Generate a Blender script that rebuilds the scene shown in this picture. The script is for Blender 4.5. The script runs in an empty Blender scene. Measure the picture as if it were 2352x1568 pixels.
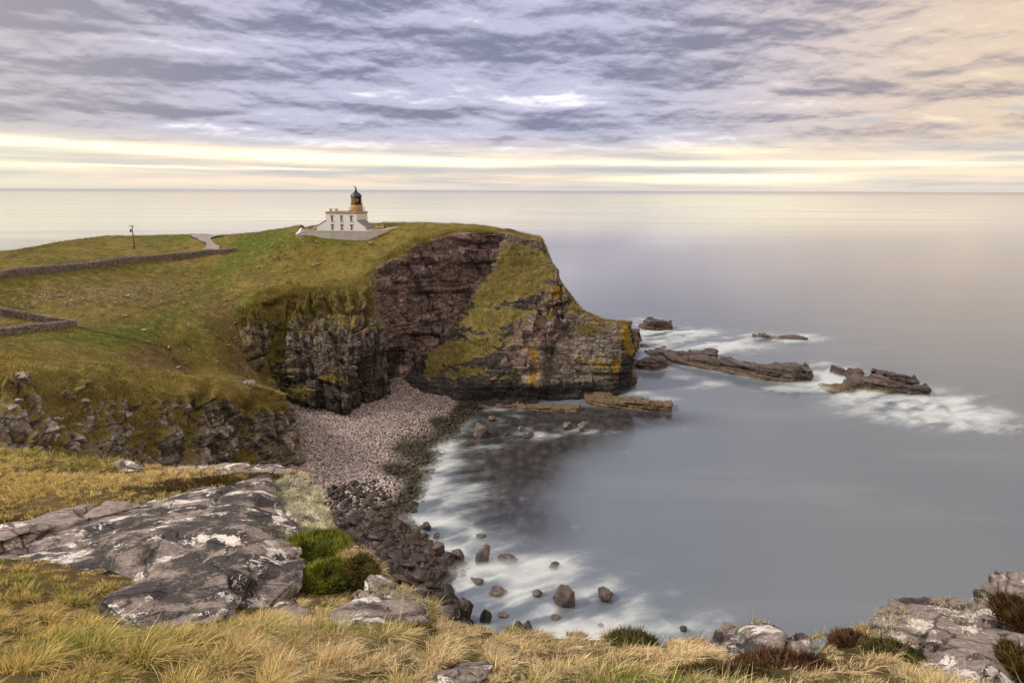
import bpy, bmesh, math, random
import numpy as np
from mathutils import Matrix, Vector

random.seed(7)
rng = np.random.default_rng(7)
sc = bpy.context.scene
C = sc.collection

# ------------------------------------------------------------------ camera
FQ = 1568.0                       # focal length in survey units (24 mm lens)
CX, CY = 1176.0, 784.0
PITCH = math.atan((784 - 436.5) / 1568)
ROLL = math.atan(9.0 / 2352)
CAM = np.array([0.0, 0.0, 62.0])
_fw = np.array([0, math.cos(PITCH), -math.sin(PITCH)])
_up0 = np.array([0, math.sin(PITCH), math.cos(PITCH)])
_rt0 = np.array([1.0, 0, 0])
_rt = math.cos(ROLL) * _rt0 + math.sin(ROLL) * _up0
_up = math.cos(ROLL) * _up0 - math.sin(ROLL) * _rt0

cam_d = bpy.data.cameras.new('camera')
cam_d.lens = 24.0
cam_d.sensor_width = 36.0
cam_d.clip_start = 0.1
cam_d.clip_end = 300000
cam = bpy.data.objects.new('camera', cam_d)
C.objects.link(cam)
mw = Matrix.Identity(4)
for i in range(3):
    mw[i][0] = _rt[i]; mw[i][1] = _up[i]; mw[i][2] = -_fw[i]; mw[i][3] = CAM[i]
cam.matrix_world = mw
sc.camera = cam


def ray(px, py):
    px = np.asarray(px, float); py = np.asarray(py, float)
    a = (px - CX) / FQ; b = -(py - CY) / FQ
    return a[..., None] * _rt + b[..., None] * _up + _fw


def wz(px, py, z=0.0):            # survey point at known height
    d = ray(px, py)
    t = (np.asarray(z, float) - CAM[2]) / d[..., 2]
    return CAM + d * t[..., None]


def wd(px, py, D):                # survey point at known distance
    d = ray(px, py)
    t = np.asarray(D, float) / d[..., 1]
    return CAM + d * t[..., None]


def azel(px, py):
    d = ray(px, py)
    return math.degrees(math.atan2(d[0], d[1])), math.degrees(math.atan2(d[2], math.hypot(d[0], d[1])))


# ------------------------------------------------------------------ render settings
sc.render.engine = 'CYCLES'
sc.cycles.use_denoising = True
sc.cycles.max_bounces = 6
sc.cycles.diffuse_bounces = 3
sc.cycles.glossy_bounces = 3
sc.cycles.transparent_max_bounces = 8
sc.cycles.caustics_reflective = False
sc.cycles.caustics_refractive = False
sc.view_settings.view_transform = 'Standard'
sc.view_settings.look = 'None'
sc.view_settings.exposure = 0.27
sc.view_settings.gamma = 1.0


# ------------------------------------------------------------------ node helper
class S:
    """a shader socket with arithmetic"""
    def __init__(self, nt, s): self.nt, self.s = nt, s
    def m(self, op, *a, clamp=False):
        n = self.nt.nodes.new('ShaderNodeMath'); n.operation = op; n.use_clamp = clamp
        for i, v in enumerate((self,) + a):
            if isinstance(v, S): self.nt.links.new(v.s, n.inputs[i])
            else: n.inputs[i].default_value = float(v)
        return S(self.nt, n.outputs[0])
    def __add__(self, o): return self.m('ADD', o)
    __radd__ = __add__
    def __mul__(self, o): return self.m('MULTIPLY', o)
    __rmul__ = __mul__
    def __sub__(self, o): return self.m('SUBTRACT', o)
    def __rsub__(self, o): return (self * -1.0) + o
    def __truediv__(self, o): return self.m('DIVIDE', o)
    def sstep(self, a, b):
        n = self.nt.nodes.new('ShaderNodeMapRange'); n.interpolation_type = 'SMOOTHSTEP'
        self.nt.links.new(self.s, n.inputs[0])
        n.inputs[1].default_value = a; n.inputs[2].default_value = b
        return S(self.nt, n.outputs[0])
    def clamp(self): return self.m('ADD', 0.0, clamp=True)


class G:
    """graph builder"""
    def __init__(self, nt): self.nt = nt
    def node(self, t, **kw):
        n = self.nt.nodes.new(t)
        for k, v in kw.items(): setattr(n, k, v)
        return n
    def link(self, a, b): self.nt.links.new(a.s if isinstance(a, S) else a, b)
    def out(self, n, k=0): return S(self.nt, n.outputs[k])
    def attr(self, name, k='Fac'):
        n = self.node('ShaderNodeAttribute'); n.attribute_name = name
        return S(self.nt, n.outputs[k])
    def coord(self, k='Object'): return S(self.nt, self.node('ShaderNodeTexCoord').outputs[k])
    def pos(self): return S(self.nt, self.node('ShaderNodeNewGeometry').outputs['Position'])
    def mapping(self, v, scale=(1, 1, 1), loc=(0, 0, 0), rot=(0, 0, 0)):
        n = self.node('ShaderNodeMapping'); self.link(v, n.inputs['Vector'])
        n.inputs['Scale'].default_value = scale; n.inputs['Location'].default_value = loc
        n.inputs['Rotation'].default_value = rot
        return S(self.nt, n.outputs[0])
    def noise(self, v, scale, detail=4, rough=0.55, dist=0.0, k='Fac'):
        n = self.node('ShaderNodeTexNoise')
        if v is not None: self.link(v, n.inputs['Vector'])
        n.inputs['Scale'].default_value = scale; n.inputs['Detail'].default_value = detail
        n.inputs['Roughness'].default_value = rough; n.inputs['Distortion'].default_value = dist
        return S(self.nt, n.outputs[k])
    def voro(self, v, scale, feature='F1', k='Distance', rnd=1.0):
        n = self.node('ShaderNodeTexVoronoi'); n.feature = feature
        self.link(v, n.inputs['Vector']); n.inputs['Scale'].default_value = scale
        n.inputs['Randomness'].default_value = rnd
        return S(self.nt, n.outputs[k])
    def mix(self, f, a, b, mode='MIX'):
        n = self.node('ShaderNodeMix'); n.data_type = 'RGBA'; n.blend_type = mode
        for v, i in ((f, 0), (a, 6), (b, 7)):
            if isinstance(v, S): self.link(v, n.inputs[i])
            elif i == 0: n.inputs[0].default_value = v
            else: n.inputs[i].default_value = (v[0], v[1], v[2], 1)
        return S(self.nt, n.outputs[2])
    def ramp(self, f, stops):
        n = self.node('ShaderNodeValToRGB'); self.link(f, n.inputs[0])
        e = n.color_ramp.elements
        while len(e) < len(stops): e.new(0.5)
        for el, (p, c) in zip(e, stops):
            el.position = p; el.color = (c[0], c[1], c[2], 1)
        return S(self.nt, n.outputs[0])
    def bump(self, h, strength, distance=0.1):
        n = self.node('ShaderNodeBump'); self.link(h, n.inputs['Height'])
        n.inputs['Strength'].default_value = strength; n.inputs['Distance'].default_value = distance
        return S(self.nt, n.outputs[0])
    def sep(self, v):
        n = self.node('ShaderNodeSeparateXYZ'); self.link(v, n.inputs[0])
        return [S(self.nt, o) for o in n.outputs]
    def comb(self, *a):
        n = self.node('ShaderNodeCombineXYZ')
        for i, v in enumerate(a):
            if isinstance(v, S): self.link(v, n.inputs[i])
            else: n.inputs[i].default_value = v
        return S(self.nt, n.outputs[0])


def lin(r, g, b):                 # sRGB 0-255 -> linear
    f = lambda c: (c / 255 / 12.92) if c / 255 < 0.04045 else ((c / 255 + 0.055) / 1.055) ** 2.4
    return (f(r), f(g), f(b))


def new_mat(name, rough=0.85, spec=0.3):
    m = bpy.data.materials.new(name); m.use_nodes = True
    nt = m.node_tree
    p = nt.nodes['Principled BSDF']
    p.inputs['Roughness'].default_value = rough
    p.inputs['Specular IOR Level'].default_value = spec
    return m, G(nt), p


# ------------------------------------------------------------------ world: overcast evening sky
SUN_AZ, SUN_EL = math.radians(-104), math.radians(40)      # clockwise from +Y
world = bpy.data.worlds.new('World'); sc.world = world
world.use_nodes = True
wt = world.node_tree
g = G(wt)
bg = wt.nodes['Background']
sky = g.node('ShaderNodeTexSky', sky_type='NISHITA')
sky.sun_disc = False
sky.sun_elevation = SUN_EL; sky.sun_rotation = SUN_AZ
sky_lo = g.mix(1.0, g.out(sky), (0.10, 0.10, 0.10), 'MULTIPLY')
dirv = g.coord('Generated')
dx, dy, dz = g.sep(dirv)
az = dx.m('ARCTAN2', dy) * 57.2958
el = dz.m('ARCSINE') * 57.2958
elp = el.m('MAXIMUM', 0.0)
den = dz.m('MAXIMUM', 0.0) + 0.075
cp = g.comb(dx / den, dy / den, 0.0)
n_big = g.noise(g.mapping(cp, (0.55, 0.75, 1), rot=(0, 0, 0.2)), 0.70, 4, 0.5, 0.6)
n_mid = g.noise(g.mapping(cp, (0.75, 1.0, 1), (5.3, 2.1, 0), (0, 0, 0.2)), 1.45, 6, 0.52, 0.9)
n_fin = g.noise(g.mapping(cp, (0.75, 1.2, 1), (1.3, 7.1, 0)), 6.0, 4, 0.6, 0.5)
n_puf = g.noise(g.mapping(cp, (0.8, 0.9, 1), (3.3, 4.1, 0)), 11.0, 3, 0.6, 0.8)
# layered lumps: density, and the density just above it that shades the underside
ea = el * (1.0 - el * 0.012)
def lump(sx_, sy_, off, det, w_):
    q_ = g.comb(az * sx_ + off, ea * sy_ + (az * 0.012), off)
    q2_ = g.comb(az * sx_ + off, ea * sy_ + (az * 0.012) + w_, off)
    return g.noise(q_, 1.0, det, 0.58, 0.35), g.noise(q2_, 1.0, det, 0.58, 0.35)
la0, la1 = lump(0.046, 0.40, 2.3, 6, 0.30)
lb0, lb1 = lump(0.20, 0.85, 7.7, 6, 0.28)
lc0, lc1 = lump(0.55, 2.0, 4.1, 5, 0.3)
cl = (n_big - 0.5) * 0.9 + (n_mid - 0.5) * 0.75 + (la0 - la1) * 1.15 + (lb0 - lb1) * 0.85 + (lc0 - lc1) * 0.42 - (la1 - 0.5) * 0.55 - (lb1 - 0.5) * 0.45 - 0.01 - el.sstep(9, 14) * 0.10


def blob(px, py, rx, ry, amp):
    a0, e0 = azel(px, py)
    sa = rx / 27.0; se = ry / 27.0
    u = (az - a0) * (1.0 / sa); v = (el - e0) * (1.0 / se)
    return ((u * u + v * v) * -1.0).m('EXPONENT') * (amp * 0.95)


for b in [(1250, 110, 420, 80, -0.32), (520, 170, 420, 22, -0.20), (420, 95, 200, 40, 0.14),
          (1750, 200, 60, 14, 0.42), (1300, 205, 90, 30, 0.34), (1420, 105, 60, 16, 0.22),
          (1620, 165, 170, 40, -0.24), (300, 232, 360, 18, -0.16), (1250, 262, 480, 14, -0.22),
          (980, 180, 220, 30, 0.22), (2150, 60, 120, 24, 0.12), (1250, 293, 130, 10, -0.34),
          (500, 272, 130, 9, -0.18), (60, 90, 220, 60, -0.12), (2060, 180, 180, 30, -0.1),
          (1340, 322, 90, 7, -0.25), (2200, 96, 160, 10, -0.14), (760, 40, 220, 25, 0.06)]:
    cl = cl + blob(*b)
dark = g.mix(az.sstep(4, 36), (0.180, 0.182, 0.265), lin(146, 134, 138))
dark = g.mix((az * -1).sstep(12, 40), dark, lin(150, 143, 150))
midc = g.mix(az.sstep(6, 36), lin(180, 178, 200), lin(212, 190, 166))
midc = g.mix((az * -1).sstep(14, 40), midc, lin(188, 178, 180))
hi = g.mix(az.sstep(10, 34), lin(250, 246, 252), lin(248, 226, 190))
cc = g.mix(cl.sstep(-0.44, 0.07), dark, midc)
cc = g.mix(cl.sstep(0.08, 0.58), cc, hi)
# blue holes just over the bright strip
cc = g.mix((n_mid.sstep(0.58, 0.70)) * el.sstep(2.0, 4.5) * (1.0 - el.sstep(6.0, 9.0)) * 0.45, cc, lin(150, 165, 190))
# warm glow low down, streaked
strk = g.noise(g.comb(az * 0.035, el * 0.62, 0.0), 1.9, 6, 0.6, 0.35)
strf = g.noise(g.comb(az * 0.12, el * 2.4, 3.0), 1.5, 4, 0.6, 0.3)
low = 1.0 - el.sstep(2.0, 4.8)
base_low = g.mix(strk.sstep(0.34, 0.62), lin(188, 184, 184), lin(238, 218, 192))
base_low = g.mix((az * -1).sstep(20, 40) * 0.5, base_low, lin(226, 220, 192))
cc = g.mix(low * 0.92, cc, base_low)


def band(e0, slope, width, a0, a1, soft, wob):
    e = el - (az * slope) - e0 + (strf - 0.5) * wob
    w = (e * e * (-1.0 / (width * width))).m('EXPONENT')
    return w * az.sstep(a0 - soft, a0 + soft) * (1.0 - az.sstep(a1 - soft, a1 + soft))


br = band(1.95, -0.032, 0.34, -80, -2, 10, 0.55)               # wide yellow-white band, left
br = br + band(2.20, -0.008, 0.19, -16, 33, 5, 0.28)          # thin white strip right across
br = br + band(0.95, 0.0, 0.34, 10, 24, 7, 0.5) * 1.1         # glow over the horizon, right
br = br + band(3.1, 0.0, 0.30, 12, 22, 5, 0.9) * 0.45
br = br + band(1.55, 0.0, 0.10, -60, -14, 6, 0.5) * 0.8
strb = g.noise(g.comb(az * 0.16, el * 3.6, 9.0), 1.3, 5, 0.62, 0.4)
br = br * (0.42 + strb.sstep(0.30, 0.58) * 0.75)
cc = g.mix(br.clamp(), cc, (1.22, 1.10, 0.74))
bar = band(1.60, 0.0, 0.28, -14, 20, 6, 0.65) + band(1.95, 0.0, 0.13, -60, -30, 6, 0.5) * 0.4 + band(0.95, 0.0, 0.2, -60, -20, 8, 0.7) * 0.25
cc = g.mix(bar.clamp() * 0.72, cc, lin(168, 172, 178))
cc = g.mix((1.0 - el.sstep(0.0, 0.55)) * 0.75, cc, lin(205, 198, 192))
# the cover gets brighter overhead and stays bright behind
zen = 1.0 + el.sstep(15, 60) * 1.35
dn = g.node('ShaderNodeMix', data_type='RGBA', blend_type='MULTIPLY')
dn.inputs[0].default_value = 1.0
g.link(cc, dn.inputs[6]); g.link(g.comb(zen, zen, zen), dn.inputs[7])
allsky = g.mix(0.93, sky_lo, S(wt, dn.outputs[2]))
g.link(allsky, bg.inputs['Color'])
bg.inputs['Strength'].default_value = 1.08

sun_d = bpy.data.lights.new('sun', 'SUN')
sun_d.energy = 2.7; sun_d.angle = math.radians(9); sun_d.color = (1.0, 0.88, 0.68)
sun = bpy.data.objects.new('sun', sun_d); C.objects.link(sun)
sv = Vector((math.sin(SUN_AZ) * math.cos(SUN_EL), math.cos(SUN_AZ) * math.cos(SUN_EL), math.sin(SUN_EL)))
sun.rotation_euler = sv.to_track_quat('Z', 'Y').to_euler()


# ------------------------------------------------------------------ numeric helpers
def _h(ix, iy, iz, seed):
    with np.errstate(over='ignore'):
        h = (ix.astype(np.int64) * 374761393 + iy.astype(np.int64) * 668265263 + iz.astype(np.int64) * 2147483647 + seed * 974634) & 0xffffffff
        h = h.astype(np.uint64)
        h = ((h ^ (h >> np.uint64(13))) * np.uint64(1274126177)) & np.uint64(0xffffffff)
        h = ((h ^ (h >> np.uint64(16))) * np.uint64(2246822519)) & np.uint64(0xffffffff)
        h = h ^ (h >> np.uint64(15))
    return (h & np.uint64(0xffffff)).astype(np.float64) / 16777215.0


def vn(x, y, z, seed=0):          # smooth value noise, -1..1
    x, y, z = np.broadcast_arrays(np.asarray(x, float), np.asarray(y, float), np.asarray(z, float))
    ix, iy, iz = np.floor(x).astype(np.int64), np.floor(y).astype(np.int64), np.floor(z).astype(np.int64)
    fx, fy, fz = x - ix, y - iy, z - iz
    u, v, w = [f * f * f * (f * (f * 6 - 15) + 10) for f in (fx, fy, fz)]
    r = 0
    for a in (0, 1):
        for b in (0, 1):
            for c in (0, 1):
                k = (u if a else 1 - u) * (v if b else 1 - v) * (w if c else 1 - w)
                r = r + k * _h(ix + a, iy + b, iz + c, seed)
    return r * 2 - 1


def fbm(x, y, z, oct=4, gain=0.5, seed=0):
    r = 0; a = 1.0; t = 0
    for i in range(oct):
        r = r + a * vn(x * 2 ** i + 11.3 * i, y * 2 ** i, z * 2 ** i, seed + i); t += a; a *= gain
    return r / t


def sstep(x, a, b):
    t = np.clip((x - a) / (b - a), 0, 1)
    return t * t * (3 - 2 * t)


def poly_sd(x, y, poly):          # signed distance, negative inside
    poly = np.asarray(poly, float)
    d = np.full(x.shape, 1e18); inside = np.zeros(x.shape, bool)
    n = len(poly)
    for i in range(n):
        ax, ay = poly[i]; bx, by = poly[(i + 1) % n]
        ex, ey = bx - ax, by - ay
        t = np.clip(((x - ax) * ex + (y - ay) * ey) / (ex * ex + ey * ey + 1e-12), 0, 1)
        d = np.minimum(d, (x - ax - t * ex) ** 2 + (y - ay - t * ey) ** 2)
        c = ((ay > y) != (by > y)) & (x < (bx - ax) * (y - ay) / ((by - ay) if by != ay else 1e-12) + ax)
        inside ^= c
    d = np.sqrt(d)
    return np.where(inside, -d, d)


def line_d(x, y, pts):
    pts = np.asarray(pts, float)
    d = np.full(np.shape(x), 1e18)
    for i in range(len(pts) - 1):
        ax, ay = pts[i]; bx, by = pts[i + 1]
        ex, ey = bx - ax, by - ay
        t = np.clip(((x - ax) * ex + (y - ay) * ey) / (ex * ex + ey * ey + 1e-12), 0, 1)
        d = np.minimum(d, (x - ax - t * ex) ** 2 + (y - ay - t * ey) ** 2)
    return np.sqrt(d)


class TPS:
    def __init__(self, P, reg=0.0):
        P = np.asarray(P, float); n = len(P)
        self.p = P[:, :2].copy(); self.sc = np.abs(self.p).max(); q = self.p / self.sc
        r2 = ((q[:, None] - q[None]) ** 2).sum(-1)
        K = 0.5 * r2 * np.log(r2 + 1e-20)
        A = np.zeros((n + 3, n + 3)); A[:n, :n] = K + reg * np.eye(n)
        A[:n, n] = 1; A[:n, n + 1:] = q; A[n, :n] = 1; A[n + 1:, :n] = q.T
        self.w = np.linalg.solve(A, np.r_[P[:, 2], 0, 0, 0]); self.q = q
    def __call__(self, x, y):
        sh = np.shape(x); X = np.ravel(x) / self.sc; Y = np.ravel(y) / self.sc
        o = np.empty(len(X)); n = len(self.q)
        for i in range(0, len(X), 40000):
            a, b = X[i:i + 40000], Y[i:i + 40000]
            r2 = (a[:, None] - self.q[:, 0]) ** 2 + (b[:, None] - self.q[:, 1]) ** 2
            o[i:i + 40000] = (0.5 * r2 * np.log(r2 + 1e-20)) @ self.w[:n] + self.w[n] + a * self.w[n + 1] + b * self.w[n + 2]
        return o.reshape(sh)


def mesh_np(name, V, F, attrs=None, mat=None, smooth=True, mi=None):
    V = np.asarray(V, np.float32).reshape(-1, 3)
    me = bpy.data.meshes.new(name)
    if isinstance(F, np.ndarray): Fs = [F]
    else: Fs = [f for f in F if len(f)]
    me.vertices.add(len(V)); me.vertices.foreach_set('co', V.ravel())
    idx = np.concatenate([f.ravel() for f in Fs]).astype(np.int32)
    tot = np.concatenate([np.full(len(f), f.shape[1], np.int32) for f in Fs])
    st = np.r_[0, np.cumsum(tot)[:-1]].astype(np.int32)
    me.loops.add(len(idx)); me.loops.foreach_set('vertex_index', idx)
    me.polygons.add(len(tot)); me.polygons.foreach_set('loop_start', st)
    if smooth: me.polygons.foreach_set('use_smooth', np.ones(len(tot), bool))
    if mi is not None: me.polygons.foreach_set('material_index', np.asarray(mi, np.int32))
    me.update(calc_edges=True)
    for k, a in (attrs or {}).items():
        a = np.asarray(a, np.float32)
        if a.ndim == 1:
            at = me.attributes.new(k, 'FLOAT', 'POINT'); at.data.foreach_set('value', a)
        else:
            if a.shape[1] == 3: a = np.c_[a, np.ones(len(a), np.float32)]
            at = me.attributes.new(k, 'FLOAT_COLOR', 'POINT'); at.data.foreach_set('color', np.ascontiguousarray(a, np.float32).ravel())
    if mat is not None:
        for m in (mat if isinstance(mat, (list, tuple)) else [mat]): me.materials.append(m)
    return me


def add(name, me, parent=None, label=None, cat=None, group=None, kind=None):
    o = bpy.data.objects.new(name, me); C.objects.link(o)
    if parent is not None: o.parent = parent
    if label: o['label'] = label
    if cat: o['category'] = cat
    if group: o['group'] = group
    if kind: o['kind'] = kind
    return o


def empty(name, loc, label, cat, group=None, rz=0.0):
    o = add(name, None, None, label, cat, group)
    o.location = loc; o.rotation_euler = (0, 0, rz)
    return o


def grid_faces(nu, nv, keep=None):
    i = np.arange(nu - 1)[:, None] * nv + np.arange(nv - 1)[None]
    F = np.stack([i, i + nv, i + nv + 1, i + 1], -1).reshape(-1, 4)
    return F if keep is None else F[keep]


def compact(V, F, attrs):
    used = np.unique(F); mp = np.full(len(V), -1); mp[used] = np.arange(len(used))
    return V[used], mp[F], {k: a[used] for k, a in attrs.items()}


def blur(A, n):
    for _ in range(n):
        B = A.copy()
        B[1:-1] = (A[:-2] + 2 * A[1:-1] + A[2:]) / 4
        A = B.copy()
        A[:, 1:-1] = (B[:, :-2] + 2 * B[:, 1:-1] + B[:, 2:]) / 4
    return A


def loft(ctrl, res_u, res_v, passes):
    """ctrl (columns, rows, k): first three channels xyz; fine grid by interpolation"""
    c = np.asarray(ctrl, float)
    lu = np.linalg.norm(np.diff(c[..., :3], axis=0), axis=-1).mean(1)
    lv = np.linalg.norm(np.diff(c[..., :3], axis=1), axis=-1).mean(0)
    uu = np.concatenate([np.linspace(i, i + 1, max(2, int(l / res_u) + 1), endpoint=False) for i, l in enumerate(lu)] + [[len(lu)]])
    vv = np.concatenate([np.linspace(i, i + 1, max(2, int(l / res_v) + 1), endpoint=False) for i, l in enumerate(lv)] + [[len(lv)]])
    iu = np.minimum(uu.astype(int), len(lu) - 1); fu = (uu - iu)[:, None, None]
    A = c[iu] * (1 - fu) + c[iu + 1] * fu
    iv = np.minimum(vv.astype(int), len(lv) - 1); fv = (vv - iv)[None, :, None]
    A = A[:, iv] * (1 - fv) + A[:, iv + 1] * fv
    A = blur(A, passes)
    global VM
    VM = np.interp(vv, np.arange(len(lv) + 1), np.r_[0, np.cumsum(lv)]) - lv[0]
    s = np.r_[0, np.cumsum(np.linalg.norm(np.diff(A[:, A.shape[1] // 2, :3], axis=0), axis=-1))]
    return A, np.broadcast_to(s[:, None], A.shape[:2])


def grid_normals(P):
    n = np.cross(np.gradient(P, axis=0), np.gradient(P, axis=1))
    return n / (np.linalg.norm(n, axis=-1, keepdims=True) + 1e-9)


def blocks(s, z, w, t, amp, groove, seed, rag=0.3):
    """offset of bedded, jointed rock: beds of thickness t, blocks of width w"""
    zz = z / t + rag * vn(z / t * 0.7, s / w * 0.15, 0.5, seed)
    zi = np.floor(zz); fz = zz - zi
    ss = s / w * (0.7 + 0.6 * _h(zi, zi * 0, zi * 0, seed + 3)) + 17 * _h(zi, zi * 0 + 1, zi * 0, seed) + 0.25 * vn(s / w, z / t, 0.3, seed + 5)
    si = np.floor(ss); fs = ss - si
    off = _h(zi, si, zi * 0, seed + 1) * 2 - 1 + 0.7 * (_h(zi, zi * 0 + 7, zi * 0, seed + 2) * 2 - 1)
    tilt = (_h(zi, si, zi * 0 + 2, seed) - 0.5) * (fs - 0.5) * 1.2
    e = np.minimum(np.minimum(fz, 1 - fz) * t, np.minimum(fs, 1 - fs) * w * 1.3)
    gr = (1 - sstep(e, 0.0, 0.20 * min(w, t))) * (0.15 + 0.85 * sstep(vn(s / w * 0.45, z / t * 0.45, 3.7, seed + 9), -0.35, 0.35))
    return amp * (off + tilt) - groove * gr, gr

# ------------------------------------------------------------------ materials of the land
def grass_color(g_, P, green, brown):
    n1 = g_.noise(P, 0.09, 5, 0.6); n2 = g_.noise(P, 0.55, 6, 0.7); n3 = g_.noise(P, 2.6, 4, 0.65)
    c = g_.mix(n1.sstep(0.36, 0.64), (0.120, 0.112, 0.022), (0.200, 0.160, 0.040))
    n0 = g_.noise(P, 0.22, 5, 0.65)
    c = g_.mix(n0.sstep(0.54, 0.68) * 0.45, c, (0.110, 0.068, 0.026))
    c = g_.mix((1.0 - n0.sstep(0.34, 0.46)) * 0.45, c, (0.052, 0.060, 0.013))
    c = g_.mix(green, c, (0.066, 0.110, 0.010))
    c = g_.mix(brown, c, (0.105, 0.070, 0.030))
    c = g_.mix(n2.sstep(0.50, 0.64) * 0.7, c, (0.230, 0.185, 0.066))
    c = g_.mix((1.0 - n2.sstep(0.34, 0.47)) * 0.75, c, (0.040, 0.038, 0.012))
    c = g_.mix(n3.sstep(0.48, 0.66) * 0.55, c, (0.040, 0.038, 0.012))
    c = g_.mix((1.0 - n3.sstep(0.32, 0.44)) * 0.5, c, (0.235, 0.185, 0.075))
    return c, n2 * 0.6 + n3 * 0.4


m_hill, g, p = new_mat('hill_grass', 0.95, 0.1)
P = g.pos()
gc, gh = grass_color(g, P, g.attr('green'), g.attr('brown'))
stn = g.noise(P, 2.0, 4, 0.65)
gc = g.mix((g.attr('stony') * 0.55 + stn - 0.5).sstep(0.32, 0.42), gc, g.mix(g.noise(P, 2.0), (0.10, 0.085, 0.075), (0.42, 0.39, 0.36)))
gc = g.mix(g.attr('soil'), gc, (0.03, 0.022, 0.014))
g.link(gc, p.inputs['Base Color'])
g.link(g.bump(gh, 0.9, 0.5), p.inputs['Normal'])

m_cliff, g, p = new_mat('cliff_rock', 0.85, 0.25)
P = g.pos()
n1 = g.noise(P, 0.16, 5, 0.6); n2 = g.noise(P, 1.1, 6, 0.65); n3 = g.noise(P, 4.5, 4, 0.6)
vs = g.noise(g.mapping(P, (1.2, 1.2, 0.10)), 0.9, 5, 0.6)                      # vertical stains
bd = g.noise(g.mapping(P, (0.05, 0.05, 1.3), rot=(0.04, -0.05, 0)), 1.2, 4, 0.6)  # bedding
pinkc = g.mix(n1.sstep(0.35, 0.65), (0.150, 0.104, 0.098), (0.300, 0.200, 0.180))
greyc = g.mix(n1.sstep(0.35, 0.65), (0.090, 0.066, 0.048), (0.200, 0.155, 0.115))
col = g.mix(g.attr('pink'), greyc, pinkc)
col = g.mix(bd.sstep(0.45, 0.7) * 0.45, col, (0.27, 0.215, 0.19))
col = g.mix((1.0 - n2.sstep(0.30, 0.5)) * 0.55, col, (0.045, 0.036, 0.032))
col = g.mix(n3.sstep(0.56, 0.72) * 0.5, col, (0.36, 0.32, 0.29))
col = g.mix(g.attr('pale') * (0.4 + n2 * 0.9), col, (0.36, 0.33, 0.28))
col = g.mix(vs.sstep(0.50, 0.68) * 0.75, col, (0.028, 0.024, 0.023))
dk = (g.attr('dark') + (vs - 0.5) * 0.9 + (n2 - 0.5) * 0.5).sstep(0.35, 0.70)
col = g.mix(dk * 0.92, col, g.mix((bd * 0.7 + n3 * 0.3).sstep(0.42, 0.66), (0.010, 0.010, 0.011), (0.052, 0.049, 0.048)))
wv = (g.attr('white') + (n3 - 0.5) * 1.2 + (vs - 0.5) * 0.8).sstep(0.45, 0.62)
col = g.mix(wv, col, (0.55, 0.53, 0.53))
# joints and beds: blocky on the walls, fluted on the left buttress, thin beds on the slabs
wn = g.noise(P, 0.35, 3, 0.55, k='Color')
va = g.node('ShaderNodeVectorMath', operation='MULTIPLY_ADD'); g.link(wn, va.inputs[0]); va.inputs[1].default_value = (1.5, 1.5, 0.9); g.link(P, va.inputs[2])
PD = S(m_cliff.node_tree, va.outputs[0])
eA = g.voro(g.mapping(PD, (0.19, 0.19, 0.52)), 1.0, 'DISTANCE_TO_EDGE'); hA = g.sep(g.voro(g.mapping(PD, (0.19, 0.19, 0.52)), 1.0, k='Color'))[0]
eB = g.voro(g.mapping(PD, (0.75, 0.75, 1.35)), 1.0, 'DISTANCE_TO_EDGE'); hB = g.sep(g.voro(g.mapping(PD, (0.75, 0.75, 1.35)), 1.0, k='Color'))[1]
eF = g.voro(g.mapping(PD, (0.62, 0.62, 0.14)), 1.0, 'DISTANCE_TO_EDGE'); hF = g.sep(g.voro(g.mapping(PD, (0.62, 0.62, 0.14)), 1.0, k='Color'))[0]
eS = g.voro(g.mapping(PD, (0.05, 0.05, 0.62), rot=(0.0, 0.04, 0.0)), 1.0, 'DISTANCE_TO_EDGE')
fl = g.attr('fluted'); sl = g.attr('slab')
cA = 1.0 - eA.sstep(0.0, 0.055); cB = (1.0 - eB.sstep(0.0, 0.06)) * 0.55
cF = 1.0 - eF.sstep(0.0, 0.09); cS = 1.0 - eS.sstep(0.0, 0.05)
crk = (cA * (1.0 - fl * 0.7)).m('MAXIMUM', cB).m('MAXIMUM', cF * fl).m('MAXIMUM', cS * sl) * (n1 * 0.9 + n2 * 0.6 - 0.25).clamp() * 1.5
crk = crk.clamp()
val = 0.48 + hA * 0.58 * (1.0 - fl) + hB * 0.42 + hF * 0.58 * fl
vv_ = g.comb(val, val, val)
col = g.mix(1.0, col, vv_, 'MULTIPLY')
col = g.mix(crk * 0.88, col, (0.016, 0.013, 0.012))
col = g.mix(g.attr('crack') * 0.75, col, (0.018, 0.015, 0.014))
lic = (g.attr('lichen') + (n2 - 0.5) * 1.3 + (n3 - 0.5) * 1.1 - crk * 0.3).sstep(0.34, 0.58)
col = g.mix(lic, col, g.mix(n3.sstep(0.35, 0.65), (0.17, 0.105, 0.012), (0.33, 0.20, 0.016)))
nz = g.sep(S(m_cliff.node_tree, g.node('ShaderNodeNewGeometry').outputs['Normal']))[2]
gr = (g.attr('grass') + (n2 - 0.5) * 1.0 + (n1 - 0.5) * 0.5 + nz.sstep(0.35, 0.85) * g.attr('ledge') - (n3 - 0.5) * 0.3).sstep(0.42, 0.60)
gcol, gh = grass_color(g, P, n1.sstep(0.4, 0.7) * 0.35 * (1.0 - g.attr('top')), (0.30 + n2.sstep(0.4, 0.7) * 0.4) * (1.0 - g.attr('dry')))  # 'dry' is the painted sunlit tone of the knoll
gcol = g.mix(g.attr('dry') * (0.35 + n1 * 0.5), gcol, (0.235, 0.185, 0.058))  # 'dry' paints the sunlit look of the knoll into its grass colour
col = g.mix(gr, col, gcol)
g.link(col, p.inputs['Base Color'])
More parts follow.
